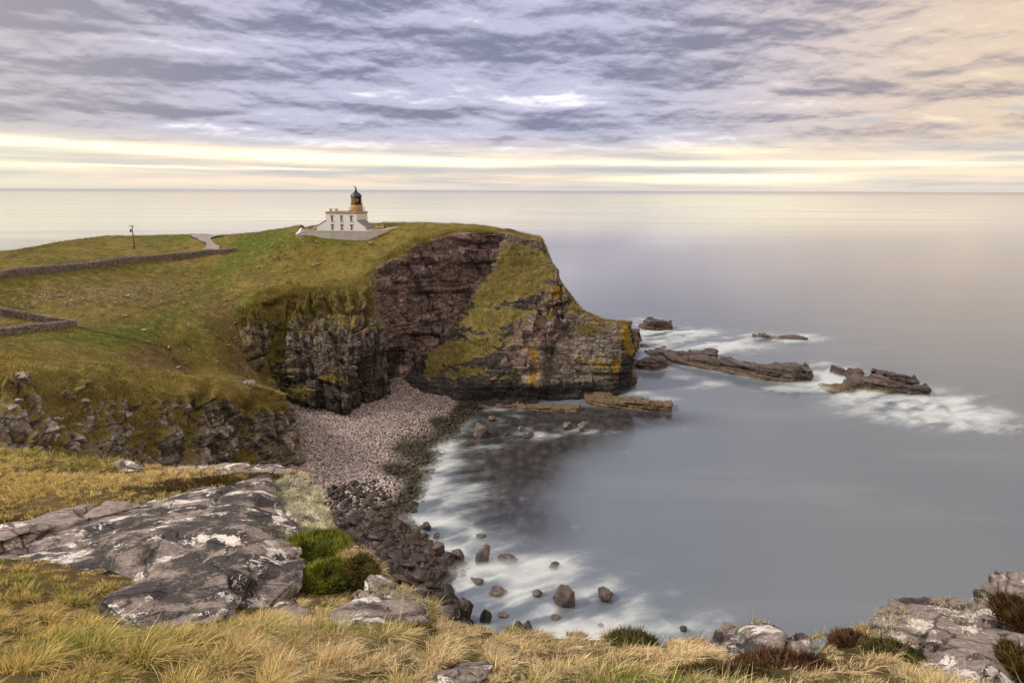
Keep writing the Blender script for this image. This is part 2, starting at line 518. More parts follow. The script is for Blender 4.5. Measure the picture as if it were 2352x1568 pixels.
g.link(g.bump(n2 * 0.5 + n3 * 0.3 - (crk * 0.5) * (1.0 - gr) + hA * 0.35 * (1.0 - gr), 1.0, 0.6), p.inputs['Normal'])
rr = 0.55 + gr * 0.4 + n3 * 0.25
g.link(rr.clamp(), p.inputs['Roughness'])


# ------------------------------------------------------------------ headland cliffs
# columns left to right; each (survey x, survey y, distance) from the grass edge to below the foot
CL = [
 [(540,715,178),(545,740,176.5),(550,765,175),(553,790,172),(556,815,170),(558,840,167),(562,866,162)],
 [(585,697,180),(590,725,178.5),(595,760,177),(598,790,175),(600,820,173),(602,850,171),(606,884,167)],
 [(655,676,186),(650,710,184),(645,750,181),(640,790,179),(638,830,176.5),(638,875,175),(640,925,173)],
 [(725,672,187),(722,705,184),(720,745,180),(720,790,177),(722,840,174),(728,890,171),(735,950,169.5)],
 [(795,668,187),(800,700,183),(803,745,178),(803,790,175),(800,840,171.5),(798,900,168),(797,962,165.5)],
 [(835,655,191),(835,695,186),(832,740,182),(828,790,178.5),(822,840,176),(818,890,174),(812,935,173)],
 [(850,637,197),(862,680,190),(868,730,186),(872,780,183),(876,830,181),(880,875,179.5),(884,915,178.5)],
 [(872,615,206),(875,660,200),(878,710,197),(880,760,195),(882,810,194),(884,850,193.5),(888,888,193)],
 [(905,595,211),(910,650,207),(913,700,205),(916,750,203.5),(918,800,202),(922,845,200.5),(925,885,193.5)],
 [(960,560,219),(970,620,215),(978,680,213),(985,740,211),(990,785,209),(985,850,198),(980,910,189)],
 [(1040,538,227),(1045,590,224),(1052,650,222),(1058,705,220),(1062,775,209),(1065,850,197),(1062,921,188.5)],
 [(1110,533,231),(1112,575,229.5),(1115,625,228),(1117,680,219),(1120,755,207),(1122,845,196.5),(1122,923,190.5)],
 [(1160,533,233),(1162,562,231),(1164,600,226),(1168,665,217),(1172,745,206.5),(1175,845,196.5),(1175,925,192)],
 [(1210,545,232),(1222,575,229),(1228,620,223),(1232,680,214),(1236,750,206),(1240,840,198),(1240,925,194)],
 [(1238,551,231),(1247,580,229),(1268,612,222),(1270,680,213),(1262,750,207),(1256,840,201),(1250,924,195)],
 [(1245,553,231.5),(1253,580,230),(1279,610,222),(1279,650,217),(1290,735,209.5),(1290,830,203),(1285,920,196.5)],
 [(1282,645,219),(1296,672,216.5),(1305,695,214.5),(1308,735,210.5),(1312,800,206),(1318,860,202),(1320,918,197)],
 [(1335,718,212.5),(1340,731,211),(1345,746,209.5),(1350,775,208),(1355,820,206),(1358,870,203),(1360,917,198)],
 [(1385,740,210),(1395,747,209),(1400,760,208),(1404,790,207),(1408,830,205.5),(1408,875,203.5),(1405,917,199)],
 [(1425,745,209.5),(1430,752,208.5),(1434,768,207.5),(1434,800,207),(1428,850,205.5),(1422,880,203.5),(1415,912,200)],
 [(1448,746,211),(1452,755,210.5),(1457,772,210),(1462,800,209.5),(1455,840,209),(1456,870,208.5),(1457,897,207.5)],
]
SP = {12: (1160,527,243), 13: (1205,535,241), 14: (1238,543,240), 15: (1244,547,239), 16: (1281,640,226),
      17: (1336,712,218), 18: (1386,734,216), 19: (1426,738,215), 20: (1448,741,215)}     # ridge line
cols = []
for i, cl in enumerate(CL):
    q = np.array(cl, float)
    w = wd(q[:, 0], q[:, 1], q[:, 2])
    if i in SP:
        top = wd(*SP[i]); qt = SP[i][:2]
    else:
        top = w[0] + np.array([-1.5, 5.0, -0.9]); qt = q[0, :2] - (0, 12)
    bot = w[-1] + np.array([0, -1.5 if i > 2 else 0.5, -5.0])
    cols.append(np.c_[np.vstack([top, w, bot]), np.vstack([qt, q[:, :2], q[-1, :2] + (0, 25)])])
# round the point and along the seaward side
for (a, out) in ((20, 5), (19, 9), (18, 12), (17, 14), (16, 16), (15, 18), (13, 20), (12, 22)):
    top = cols[a][0, :3].copy() if a != 20 else cols[20][0, :3] + np.array([0.6, 3, -0.3])
    foot = top + np.array([3.0, out, 0]); foot[2] = -5
    f = np.linspace(0, 1, 9)[:, None]
    f2 = np.clip(f ** 0.6, 0, 1)
    w = np.c_[top[0] + (foot[0] - top[0]) * f2, top[1] + (foot[1] - top[1]) * f2, top[2] + (foot[2] - top[2]) * f]
    cols.append(np.c_[w, np.full((9, 1), 9999.0), np.full((9, 1), 9999.0)])
# ---- hillside surface first, so the cliff lip and the knoll crest meet it
HP = [(0,582,215),(75,570,222),(140,558,230),(235,545,240),(300,542,243),(430,540,246),(500,541,246),(590,537,240),(677,551,214),(760,548,218),(860,535,226),(910,521,232),(1000,517,236),(1100,521,238),
      (-300,600,195),(-300,650,150),(-300,720,118),(-300,790,96),
      (0,645,160),(270,605,192),(540,580,222),(0,690,142),(0,728,147),(100,735,145),(175,752,139),(0,768,124),(90,760,130),(250,765,141),(380,795,152),(430,835,153),(500,850,157),
      (300,650,183),(500,650,194),(650,600,207),(600,690,184),(500,760,166),(400,720,168),(250,700,160),(760,610,208),(700,640,198),(850,575,216),
      (0,790,113),(150,798,121),(300,825,130),(60,775,122)]
Hp = [wd(*h) for h in HP]
Hp += [c[1, :3] for c in cols[:13]] + [cols[0][4, :3] + (-.5, 1.2, 0), cols[0][7, :3] + (-.5, 1, 0), cols[1][4, :3] + (0, 1.5, 0), cols[1][7, :3] + (0, 1, 0), cols[2][7, :3] + (0, 1, 0.2), cols[2][4, :3] + (0, 2.5, 0)]
KN = [[(-180,806,92),(-180,860,84),(-180,920,78),(-180,980,72),(-180,1040,68),(-180,1120,64)],
      [(0,815,100),(0,850,92),(0,890,87),(0,940,81),(0,1000,76),(0,1090,71)],
      [(150,826,108),(150,850,101),(150,900,96),(150,950,92),(150,1010,87),(150,1090,82)],
      [(300,846,120),(300,875,114),(300,920,110),(300,970,106.5),(300,1020,103),(300,1095,99)],
      [(440,868,128),(440,895,123.5),(440,940,120.5),(440,985,118.5),(440,1035,116.5),(440,1100,114)],
      [(560,875,134),(560,900,131),(560,945,129.5),(560,990,128.5),(560,1040,127.5),(560,1095,126)],
      [(618,892,138),(620,912,136.5),(625,950,136),(632,990,135.5),(640,1030,135),(645,1085,134)],
      [(643,906,141),(648,922,141.5),(654,960,141.5),(667,1000,140.5),(680,1030,139.5),(691,1072,137.5)],
      [(640,908,148),(642,918,150),(645,932,152),(648,945,154),(650,955,155),(651,965,156)]]
kw = []
for k in KN:
    q = np.array(k, float); w = wd(q[:, 0], q[:, 1], q[:, 2])
    bot = w[-1] + np.array([2.0, -4.0, -9.0])
    kw.append(np.c_[np.vstack([w[0] + (-0.5, 4, -0.6), w, bot]), np.vstack([q[0, :2] - (0, 8), q[:, :2], q[-1, :2] + (0, 40)])])
Hp += [k[1, :3] for k in kw] + [wd(-180, 800, 104), wd(150, 815, 118), wd(430, 850, 146), wd(560, 868, 155), wd(600, 886, 160)]
for (px_, D, zz_) in ((-300, 240, 36), (0, 250, 38), (235, 268, 39), (430, 275, 40), (590, 275, 41), (760, 275, 42), (910, 278, 42), (1080, 275, 42)):
    q = wd(px_, 560, D); Hp.append(np.array([q[0], q[1], zz_]))
hill = TPS(np.array(Hp), 1e-7)
for i in range(13):
    if i not in SP:
        t_ = cols[i][1, :3] + np.array([-1.5, 5.0, 0]); cols[i][0, :3] = (t_[0], t_[1], hill(t_[:1], t_[1:2])[0] - 0.25)
for k in kw:
    t_ = k[1, :3] + np.array([-0.5, 4.0, 0]); k[0, :3] = (t_[0], t_[1], hill(t_[:1], t_[1:2])[0] - 0.25)
A, s_arc = loft(np.array(cols), 0.26, 0.25, 8)
PX, PY = A[..., 3], A[..., 4]
_w = fbm(A[..., 0] * .22, A[..., 1] * .22, A[..., 2] * .22, 4, .6, seed=33); _w2 = fbm(A[..., 0] * .22, A[..., 1] * .22, A[..., 2] * .22, 4, .6, seed=35)
WX, WY = PX + 16 * _w, PY + 16 * _w2
B0 = A[..., :3].copy()
N = grid_normals(B0)
if (N * (CAM - B0)).sum(-1)[:400].mean() < 0: N = -N
x, y, z = B0[..., 0], B0[..., 1], B0[..., 2]


def region(poly, soft):
    return 1 - sstep(poly_sd(PX, PY, poly), -soft, soft)


leftb = region([(480,650),(830,640),(862,690),(880,800),(890,925),(780,985),(500,900)], 10)
pinkw = region([(860,600),(960,545),(1165,520),(1160,545),(1112,640),(1060,712),(1010,785),(945,840),(895,890),(878,800)], 8)
ramp = region([(1165,545),(1250,545),(1280,600),(1272,660),(1245,690),(1200,740),(1160,800),(1240,930),(900,930),(940,835),(1010,785),(1060,712),(1112,640)], 8)
endb = region([(1255,745),(1300,700),(1400,730),(1490,730),(1490,940),(1240,940)], 6)
back = (PX > 3000).astype(float)
topm = np.zeros_like(PX); vm = np.broadcast_to(VM[None], PX.shape)
v_i = np.arange(PX.shape[1])[None, :] + 0 * PX
# block amplitudes
ampA = 0.25 + 1.0 * pinkw + 0.10 * leftb + 0.25 * endb + 0.6 * back
ampV = 0.12 + 1.75 * leftb + 0.3 * pinkw
warp = 2.2 * fbm(x * 0.06, y * 0.06, z * 0.06, 3, seed=40)
dip = 0.07 * (x + 20)
zz = z + dip + warp
b1, c1 = blocks(s_arc + 1.5 * warp, zz, 5.5, 4.3, 1.05, 0.50, 11, 0.7)
b2, c2 = blocks(s_arc + warp, zz, 2.6, 1.7, 0.42, 0.26, 23, 0.7)
b3, c3 = blocks(s_arc, zz, 1.1, 0.6, 0.12, 0.06, 37, 0.6)
vb1, vc1 = blocks(s_arc + 1.2 * warp + 0.12 * z, zz, 1.7, 5.5, 0.8, 0.45, 51, 0.6)
vb2, vc2 = blocks(s_arc + warp + 0.1 * z, zz, 0.8, 2.2, 0.35, 0.2, 57, 0.6)
fr = fbm(x * 0.22, y * 0.22, z * 0.22, 5, 0.55, seed=60)
rd = 1 - np.abs(fbm(x * 0.18, y * 0.18, z * 0.07, 4, 0.5, seed=70))
slabm = np.clip(endb + 0.8 * region([(940,835),(1240,800),(1245,930),(890,925)], 15), 0, 1)
lowb = sstep(PY, 828, 850)
bs, cs = blocks(s_arc, z + 0.05 * x + 0.6 * warp, 11.0, 2.6, 0.45, 0.50, 81, 0.6)
bs2, cs2 = blocks(s_arc + 0.5 * z, z + 0.05 * x + 0.4 * warp, 4.2, 1.1, 0.14, 0.16, 85, 0.7)
bs = bs * (0.25 + 0.75 * lowb); bs2 = bs2 * (0.3 + 0.7 * lowb); cs = cs * (0.25 + 0.75 * lowb)
disp = ampA * (b1 + b2 + b3) * (1 - 0.75 * slabm) + ampV * (vb1 + vb2) * 0.9 + 0.8 * fr * (1 + 0.6 * leftb) + 1.6 * (rd - 0.72) * (leftb + 0.2)
disp = disp + slabm * (bs * 1.0 + bs2) + ramp * (0.55 * fbm(x * 0.5, y * 0.5, z * 0.9, 4, seed=90))
# gully up the left buttress, undercut at the foot, big joint between the two right-hand blocks
gul = np.exp(-(np.where(PX < 3000, line_d(PX, PY, [(663,672),(655,735),(632,800),(605,868)]), 99) / 11) ** 2)
gul = gul * sstep(vm, 1.5, 7)
disp = disp - 2.6 * gul
jt = np.exp(-(np.where(PX < 3000, line_d(PX, PY, [(1292,730),(1268,770),(1262,840),(1252,925)]), 99) / 7) ** 2)
disp = disp - 2.0 * jt
# blocky prow of the middle buttress between the grass ramp and the joint
prow = region([(1190,735),(1290,690),(1300,745),(1262,800),(1240,850),(1150,838),(1180,780)], 6)
disp = disp + prow * ((b1 + b2) * 0.9 + 0.7)
nbk = region([(1232,650),(1280,640),(1305,690),(1300,735),(1232,735)], 5)
disp = disp + nbk * (b1 * 1.0 + b2)
holl = np.exp(-(((PX - 960) / 40) ** 2 + ((PY - 845) / 22) ** 2)) + np.exp(-(((PX - 1215) / 26) ** 2 + ((PY - 852) / 10) ** 2)) * 0.8
disp = disp - 2.4 * holl
foot = (PY > 860) & (PX < 3000)
disp = disp + np.where(foot & (PX > 900), -1.1 * sstep(z, 6, 2.5) * sstep(z, -3, 1.5), 0)
edge = sstep(vm, -0.6, 2.6)                      # keep the grass edge calm
disp = disp * edge + 0.28 * fbm(x * 1.1, y * 1.1, z * 1.1, 3, .6, seed=95) * sstep(vm, 0, 3)
Pn = B0 + N * disp[..., None]
# masks
nA = fbm(x * 0.10, y * 0.10, z * 0.10, 4, seed=101)
nB = fbm(x * 0.35, y * 0.35, z * 0.9, 4, seed=111)
def ell(cx, cy, rx, ry): return np.exp(-(((WX - cx) / rx) ** 2 + ((WY - cy) / ry) ** 2))
grass = np.zeros_like(PX)
grass = np.maximum(grass, 0.68 * region([(1168,556),(1240,575),(1268,620),(1250,655),(1235,668),(1180,690),(1100,700),(1082,690),(1120,640)], 14))
grass = np.maximum(grass, 0.56 * region([(1080,712),(1215,708),(1225,725),(1165,748),(1100,758),(1060,745)], 9))
grass = np.maximum(grass, 0.54 * region([(1010,790),(1150,770),(1150,800),(1060,835),(1010,850),(985,880),(965,840)], 10))
grass = np.maximum(grass, 0.75 * ell(1070, 855, 55, 12)); grass = np.maximum(grass, 0.7 * ell(1160, 868, 50, 8))
grass = np.maximum(grass, 0.60 * ell(1350, 760, 50, 22)); grass = np.maximum(grass, 0.9 * ell(1325, 712, 22, 9)); grass = np.maximum(grass, 0.95 * ell(1265, 722, 14, 10))
grass = np.maximum(grass, 0.34 * leftb * sstep(PY, 800, 700)); grass = np.maximum(grass, 0.40 * region([(500,690),(640,670),(700,900),(560,890)], 14))
grass = np.maximum(grass, 0.7 * ell(765, 870, 30, 14)); grass = np.maximum(grass, 0.62 * ell(700, 905, 60, 26)); grass = np.maximum(grass, 0.5 * ell(725, 715, 70, 30))
grass = np.maximum(grass, 1.0 * gul)
grass = np.maximum(grass, 0.55 * ell(868, 842, 12, 20))
grass = np.maximum(grass, 1.25 * (1 - sstep(vm + 2.6 * nB + 2.0 * nA, -2.0, 0.2)))
grass = np.maximum(grass, 0.42 * region([(880,600),(950,545),(990,545),(930,600),(890,650),(850,660)], 8) * (0.8 + nB))
grass = np.maximum(grass, 0.65 * back * (z > 12))
grass = grass * (1 - 0.8 * (pinkw * sstep(PY, 590, 620)))
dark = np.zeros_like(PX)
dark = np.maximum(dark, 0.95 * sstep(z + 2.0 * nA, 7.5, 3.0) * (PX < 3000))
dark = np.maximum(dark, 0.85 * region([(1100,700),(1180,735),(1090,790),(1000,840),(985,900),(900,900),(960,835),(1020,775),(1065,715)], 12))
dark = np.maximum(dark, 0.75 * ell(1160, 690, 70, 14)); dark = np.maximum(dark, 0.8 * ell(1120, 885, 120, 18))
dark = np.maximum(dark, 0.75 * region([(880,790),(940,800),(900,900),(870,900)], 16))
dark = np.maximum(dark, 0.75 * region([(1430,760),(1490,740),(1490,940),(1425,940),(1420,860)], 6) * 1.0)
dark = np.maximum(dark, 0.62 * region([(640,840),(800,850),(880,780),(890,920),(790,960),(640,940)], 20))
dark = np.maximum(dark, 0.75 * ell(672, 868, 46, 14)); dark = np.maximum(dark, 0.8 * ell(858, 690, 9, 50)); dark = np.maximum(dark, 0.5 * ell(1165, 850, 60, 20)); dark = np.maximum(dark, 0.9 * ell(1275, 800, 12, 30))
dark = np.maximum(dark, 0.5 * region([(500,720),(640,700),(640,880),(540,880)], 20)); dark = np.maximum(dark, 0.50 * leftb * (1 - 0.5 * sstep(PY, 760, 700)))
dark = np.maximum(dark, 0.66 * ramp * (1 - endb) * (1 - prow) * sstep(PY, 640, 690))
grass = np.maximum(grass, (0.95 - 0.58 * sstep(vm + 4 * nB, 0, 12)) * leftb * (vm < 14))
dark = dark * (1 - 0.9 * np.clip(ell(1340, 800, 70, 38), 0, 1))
lich = np.zeros_like(PX)
for e in [(1440,772,14,38,1.1),(1448,800,12,16,1.1),(1277,668,20,18,.75),(1290,700,10,16,.6),(1222,812,12,20,1.1),(1228,865,8,26,.9),(1238,840,7,22,.7),(1410,838,10,22,.95),(1370,834,50,6,.75),(1385,842,40,7,.6),(1262,705,10,6,.8),(1345,832,14,8,.8),(1370,740,10,6,1.0),(1398,742,8,5,.8),(1032,574,6,5,.8),(1000,690,5,12,.35),(1275,640,10,12,.5),(1318,724,20,10,.5)]:
    lich = np.maximum(lich, e[4] * ell(*e[:4]))
white = 0.85 * ell(1262, 752, 9, 34) + 0.45 * ell(1255, 870, 8, 40) + 0.5 * ell(1168, 684, 60, 10) + 0.4 * region([(600,690),(860,680),(870,800),(650,840)], 20) * sstep(nB, 0.1, 0.4)
pale = 0.95 * ell(1350, 800, 60, 36) + 0.55 * ell(1300, 870, 90, 24) + 0.4 * ell(1215, 855, 40, 30) + 0.3 * leftb * sstep(PY, 850, 780)
pink = np.clip(pinkw + 0.75 * prow + 0.4 * nbk + 0.25 * leftb, 0, 1)
cr = np.clip((c1 * 0.8 + c2 * 0.35) * (pinkw + prow + 0.1) + vc1 * leftb * 0.7 + cs * slabm * 0.8, 0, 1)
ledge = 0.55 * np.ones_like(PX) * (1 - 0.8 * slabm) * (1 - 0.5 * pinkw) * (1 - 0.55 * leftb) * (z > 6)
topa = 1 - sstep(vm, 0, 5)
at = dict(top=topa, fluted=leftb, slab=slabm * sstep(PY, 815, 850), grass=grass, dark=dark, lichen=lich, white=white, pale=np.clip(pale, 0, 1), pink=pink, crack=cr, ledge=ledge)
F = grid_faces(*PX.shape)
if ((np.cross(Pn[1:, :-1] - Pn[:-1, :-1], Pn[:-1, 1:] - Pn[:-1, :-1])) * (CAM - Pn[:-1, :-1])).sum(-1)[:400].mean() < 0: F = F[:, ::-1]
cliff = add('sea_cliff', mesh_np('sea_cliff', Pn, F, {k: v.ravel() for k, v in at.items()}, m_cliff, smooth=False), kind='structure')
CLIFF_P, CLIFF_N, CLIFF_G = Pn.reshape(-1, 3), N.reshape(-1, 3), (grass * (1 - 0.0 * dark) * (PX < 3000)).ravel()
cliff_edge = np.array([c[1, :2] for c in cols[:13]])
R7 = [c[7, :3] for c in cols[:21]]             # foot of the cliff

# ------------------------------------------------------------------ hillside behind the cove
hx = np.arange(-235, 12, 0.6); hy = np.arange(84, 279, 0.6)
X, Y = np.meshgrid(hx, hy, indexing='ij')
Z = hill(X, Y)
k7 = [k[1, :2] for k in kw]
poly = [c[1, :2] for c in cols[2:13]][::-1]
poly = [cols[12][0, :2]] + poly + [cols[2][7, :2], wd(642, 920, 165)[:2], kw[8][3, :2]] + k7[::-1] + [(-235, 84), (-235, 278), (10, 278)]
sd = poly_sd(X, Y, poly)
for pl_ in (): pass
nh = fbm(X * 0.05, Y * 0.05, 0, 4, seed=5); nh2 = fbm(X * 0.3, Y * 0.3, 0, 4, 0.55, seed=9)
calm = sstep(-sd, 2, 9)
Z = Z + calm * (0.5 * nh + 0.42 * nh2) - 1.0 * (1 - sstep(-sd, 0, 3.0))
yard = poly_sd(X, Y, [tuple(wd(*q_)[:2]) for q_ in ((686,530,218.5),(757,530,220.5),(845,530,223.5),(885,527,230),(880,525,246),(700,525,246))])
Z = np.where(yard < 0, np.minimum(Z, 46.2), Z)
q = np.stack([X, Y, Z], -1) - CAM
dep = q @ _fw
QX = CX + FQ * (q @ _rt) / dep; QY = CY - FQ * (q @ _up) / dep
def hl(pts, w): return np.exp(-(line_d(QX, QY, pts) / w) ** 2)
green = np.clip(hl([(600,560),(530,600),(500,650),(440,700),(330,760),(230,775)], 26) + 0.8 * hl([(640,545),(560,560),(800,550)], 16) + 0.7 * hl([(560,700),(430,775)], 34) + 0.8 * hl([(0,780),(220,775)], 14) + 0.6 * hl([(330,545),(430,545)], 12) + 0.5 * nh, 0, 1) * (QX > -400)
brown = np.clip(0.9 * hl([(360,815),(300,825),(430,850)], 22) + 0.7 * hl([(500,690),(540,760),(560,860)], 40) + 0.12 + 0.5 * nh2 + 0.45 * hl([(50,690),(400,670)], 45), 0, 1)
soil = np.clip(0.9 * hl([(20,628),(110,612),(290,592),(240,600)], 4.0) * (1 + nh2) + 0.7 * hl([(180,752),(270,772),(390,800)], 2.6) + 0.6 * hl([(20,590),(75,574)], 4) + 0.45 * hl([(250,740),(400,690)], 3) + 0.8 * hl([(385,795),(400,830),(430,858)], 5) * (0.7 + nh2), 0, 1)
stony = np.clip(0.50 * hl([(30,690),(400,660)], 50) + 0.45 * hl([(388,800),(405,840),(430,858)], 6) + 0.2 * hl([(640,590),(700,575)], 10) + 0.5 * hl([(540,690),(560,850)], 30) - 0.3 * green, 0, 1)
V = np.stack([X, Y, Z], -1).reshape(-1, 3)
F = grid_faces(len(hx), len(hy))
V_sd = sd.ravel()
F = F[(V_sd[F] < 0.5).all(1)]
V, F, at = compact(V, F, dict(green=green.ravel(), brown=brown.ravel(), soil=soil.ravel(), stony=stony.ravel()))
X_H, Y_H, Z_H, SD_H, YARD_H = X, Y, Z, sd, yard
add('hillside', mesh_np('hillside', V, F, at, m_hill), kind='structure')


def hz(x_, y_): return float(hill(np.array([x_]), np.array([y_]))[0])


def on_hill(px, py, D0=100, D1=262):
    """first meeting of a sight line with the hillside"""
    D = np.linspace(D0, D1, 500)
    p_ = wd(np.full(500, px), np.full(500, py), D)
    below = p_[:, 2] < hill(p_[:, 0], p_[:, 1])
    i = int(np.argmax(below)) if below.any() else 499
    return p_[i]

# seaward apron so that the headland is closed at the back
pb = [(-235, 84), (-235, 278), (10, 278)] + [tuple(cols[i][0, :2]) for i in (12,)]
pts = []
for a, b in zip(pb[:-1], pb[1:]):
    for f in np.linspace(0, 1, 60, endpoint=False): pts.append((a[0] + (b[0] - a[0]) * f, a[1] + (b[1] - a[1]) * f))
pts = np.array(pts); zt = hill(pts[:, 0], pts[:, 1])
cen = np.array([-90, 190]); od = pts - cen; od /= np.linalg.norm(od, axis=1, keepdims=True)
vv = np.linspace(0, 1, 14)
W3 = np.stack([pts[:, None, 0] + od[:, None, 0] * vv[None] * 14 + 0 * zt[:, None], pts[:, None, 1] + od[:, None, 1] * vv[None] * 14 + 0 * zt[:, None], zt[:, None] + 0.3 - (zt[:, None] + 6) * vv[None]], -1)
W3 += 1.5 * fbm(W3[..., 0] * .1, W3[..., 1] * .1, W3[..., 2] * .2, 3, seed=6)[..., None] * np.array([1, 1, 0])
one = np.ones(W3.shape[:2]).ravel()
add('sea_cliff', mesh_np('sea_cliff', W3, grid_faces(*W3.shape[:2]), dict(grass=one * 0.3, dark=one * 0.3, ledge=one * 0.5), m_cliff), kind='structure')

# ------------------------------------------------------------------ craggy knoll on the left
A, sa = loft(np.array(kw), 0.24, 0.24, 8)
PX, PY = A[..., 3], A[..., 4]
B0 = A[..., :3].copy(); N = grid_normals(B0)
if (N * (CAM - B0)).sum(-1).mean() < 0: N = -N
x, y, z = B0[..., 0], B0[..., 1], B0[..., 2]
v_i = np.arange(PX.shape[1])[None, :] + 0 * PX
warp = 2.0 * fbm(x * 0.08, y * 0.08, z * 0.08, 3, seed=140)
lump = fbm(x * 0.12, y * 0.12, z * 0.12, 4, 0.5, seed=150)
crag = sstep(fbm(x * 0.13 + 4, y * 0.13, z * 0.13, 5, 0.6, seed=160) * 1.5 + 0.30 * sstep(PX, 150, 450) + 1.3 * sstep(PX, 575, 625) + 0.22 * sstep(PX, 250, 420) + 0.05 + 0.5 * fbm(x * .4, y * .4, z * .4, 3, .6, seed=166), -0.06, 0.26) * sstep(VM[None] + 3 * lump, 6.0, 11.0)
crag = np.maximum(crag, 0.9 * np.exp(-(((PX - 60) / 80) ** 2 + ((PY - 1000) / 26) ** 2))); crag = np.maximum(crag, np.exp(-(((PX - 45) / 22) ** 2 + ((PY - 880) / 16) ** 2)))
# inclined slabs, leaning left to right
b1, c1 = blocks(sa + 0.55 * z + warp, z - 0.15 * sa + warp, 1.7, 3.4, 0.95, 0.5, 171, 0.7)
b2, c2 = blocks(sa + 0.5 * z + warp, z - 0.1 * sa, 0.8, 1.3, 0.40, 0.22, 175, 0.7)
fr = fbm(x * 0.5, y * 0.5, z * 0.5, 4, 0.55, seed=180)
disp = (1.5 * lump + 0.75 * fr + crag * (b1 * 1.15 + b2 + 0.5)) * sstep(v_i, 4, 30) * sstep(PX, -400, 0)
gl = np.exp(-(line_d(PX, PY, [(300,930),(330,990),(350,1060)]) / 18) ** 2) + np.exp(-(line_d(PX, PY, [(470,900),(440,960),(430,1040)]) / 14) ** 2) + np.exp(-(line_d(PX, PY, [(575,940),(560,1000),(555,1060)]) / 12) ** 2)
disp = disp - 2.2 * gl
Pn = B0 + N * disp[..., None]
tuft = fbm(x * .9, y * .9, z * .9, 3, .6, seed=190)
at = dict(top=1 - sstep(v_i, 6, 22), grass=np.clip(1.0 - 0.80 * crag + 0.35 * gl + 0.45 * crag * tuft, 0, 1.1), dry=0.32 + np.clip(1 - sstep(VM[None] + 3 * lump, 5, 11), 0, 1) * 0.6 + 0 * crag, dark=np.clip(0.10 * crag + 0.35 * gl - .1, 0, 1), pink=0.25 * crag, pale=0.95 * crag * sstep(fr, -0.25, 0.2), crack=np.clip(c1 + c2 * .6, 0, 1) * crag, ledge=0.6 - 0.32 * crag, white=0.35 * crag * sstep(fr, 0.1, 0.5))  # dry: painted sunlit tone, strongest on the upper slope
F = grid_faces(*PX.shape)
if ((np.cross(Pn[1:, :-1] - Pn[:-1, :-1], Pn[:-1, 1:] - Pn[:-1, :-1])) * (CAM - Pn[:-1, :-1])).sum(-1).mean() < 0: F = F[:, ::-1]
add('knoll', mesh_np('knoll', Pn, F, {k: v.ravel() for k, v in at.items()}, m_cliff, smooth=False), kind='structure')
KN_G, KN_N, KN_SUN = at['grass'].ravel(), N.reshape(-1, 3), at['dry'].ravel()  # 'dry' holds the painted sunlit tone
KN_P, KN_Q = Pn.reshape(-1, 3), np.stack([PX, PY], -1).reshape(-1, 2)

# ------------------------------------------------------------------ beach
SHORE = [(1240,932),(1150,935),(1090,945),(1050,985),(1000,1045),(962,1130),(930,1190),(960,1230),(1005,1262),(1045,1300),(1035,1345),(1062,1400),(1092,1440),(1085,1500),(1060,1600)]
shore = np.array([wz(*s)[:2] for s in SHORE])
BP = [np.r_[s, 0.0] for s in shore]
for (px, py, zz_) in [(895,887,6.2),(925,888,5.8),(884,915,6.2),(797,962,5.4),(735,950,5.6),(645,930,7.2),(690,1072,4.4),(655,965,6.0),(850,980,4.2),(950,950,3.4),(1040,925,2.4),(800,1080,3.3),(900,1010,2.6),(740,1140,4.0),(880,1120,2.0),(800,1250,4.2),(880,1250,2.2),(900,1350,3.6),(980,1400,2.2),(700,1200,6.0),(720,1400,9),(500,1100,9),(1000,1530,2.5),(800,1600,9),(960,880,4.5),(920,870,7)]:
    BP.append(wz(px, py, zz_))
for s in shore[1:]: BP.append(np.array([s[0] + 9, s[1] + 0.5, -2.2]))
beach_f = TPS(np.array(BP), 1e-6)
bx = np.arange(-78, 22, 0.5); by = np.arange(62, 206, 0.5)
X, Y = np.meshgrid(bx, by, indexing='ij')
Z = beach_f(X, Y); Z = np.where(poly_sd(X, Y, [tuple(wz(*q_)[:2]) for q_ in ((1130,925),(1160,950),(1090,1010),(1110,1200),(1110,1600),(3000,1600),(3000,900),(1130,900))]) < 0, -3, Z); Z = np.clip(Z, -3, 9) + 0.25 * fbm(X * 0.3, Y * 0.3, 0, 3, seed=3)
m_beach, g, p = new_mat('shingle', 0.9, 0.2)
P = g.pos()
vc = g.voro(P, 1.9, k='Color'); vd = g.voro(P, 1.9)
hgt = g.sep(P)[2]
dry = (hgt + (g.noise(P, 0.25) - 0.5) * 2.5).sstep(1.2, 3.2)
gry = g.sep(vc)[0]
c = g.mix(gry, (0.24, 0.195, 0.18), (0.42, 0.36, 0.34))
c = g.mix(1.0 - dry, c, g.mix(gry, (0.018, 0.017, 0.012), (0.06, 0.05, 0.04)))
c = g.mix(vd.sstep(0.28, 0.5) * 0.8, c, (0.02, 0.017, 0.015))
g.link(c, p.inputs['Base Color']); g.link(g.bump(vd * -1.0, 0.8, 0.3), p.inputs['Normal'])
add('beach', mesh_np('beach', np.stack([X, Y, Z], -1), grid_faces(len(bx), len(by)), None, m_beach), kind='structure')


def ico(sub):
    bm = bmesh.new(); bmesh.ops.create_icosphere(bm, subdivisions=sub, radius=1.0)
    V = np.array([v.co[:] for v in bm.verts]); F = np.array([[v.index for v in f.verts] for f in bm.faces]); bm.free()
    return V, F


def hull_rock(seed, sub=2, n=14, squash=(1, 1, 1), rough=0.06, cuts=0.18):
    """angular stone with softened edges as numpy arrays, about unit radius"""
    r = np.random.default_rng(seed)
    P_ = r.normal(size=(n, 3)); P_ /= np.linalg.norm(P_, axis=1, keepdims=True); P_ *= r.uniform(1 - cuts, 1.05, (n, 1)); P_ *= squash
    return hull_mesh(P_, sub, rough, seed, 0.05)


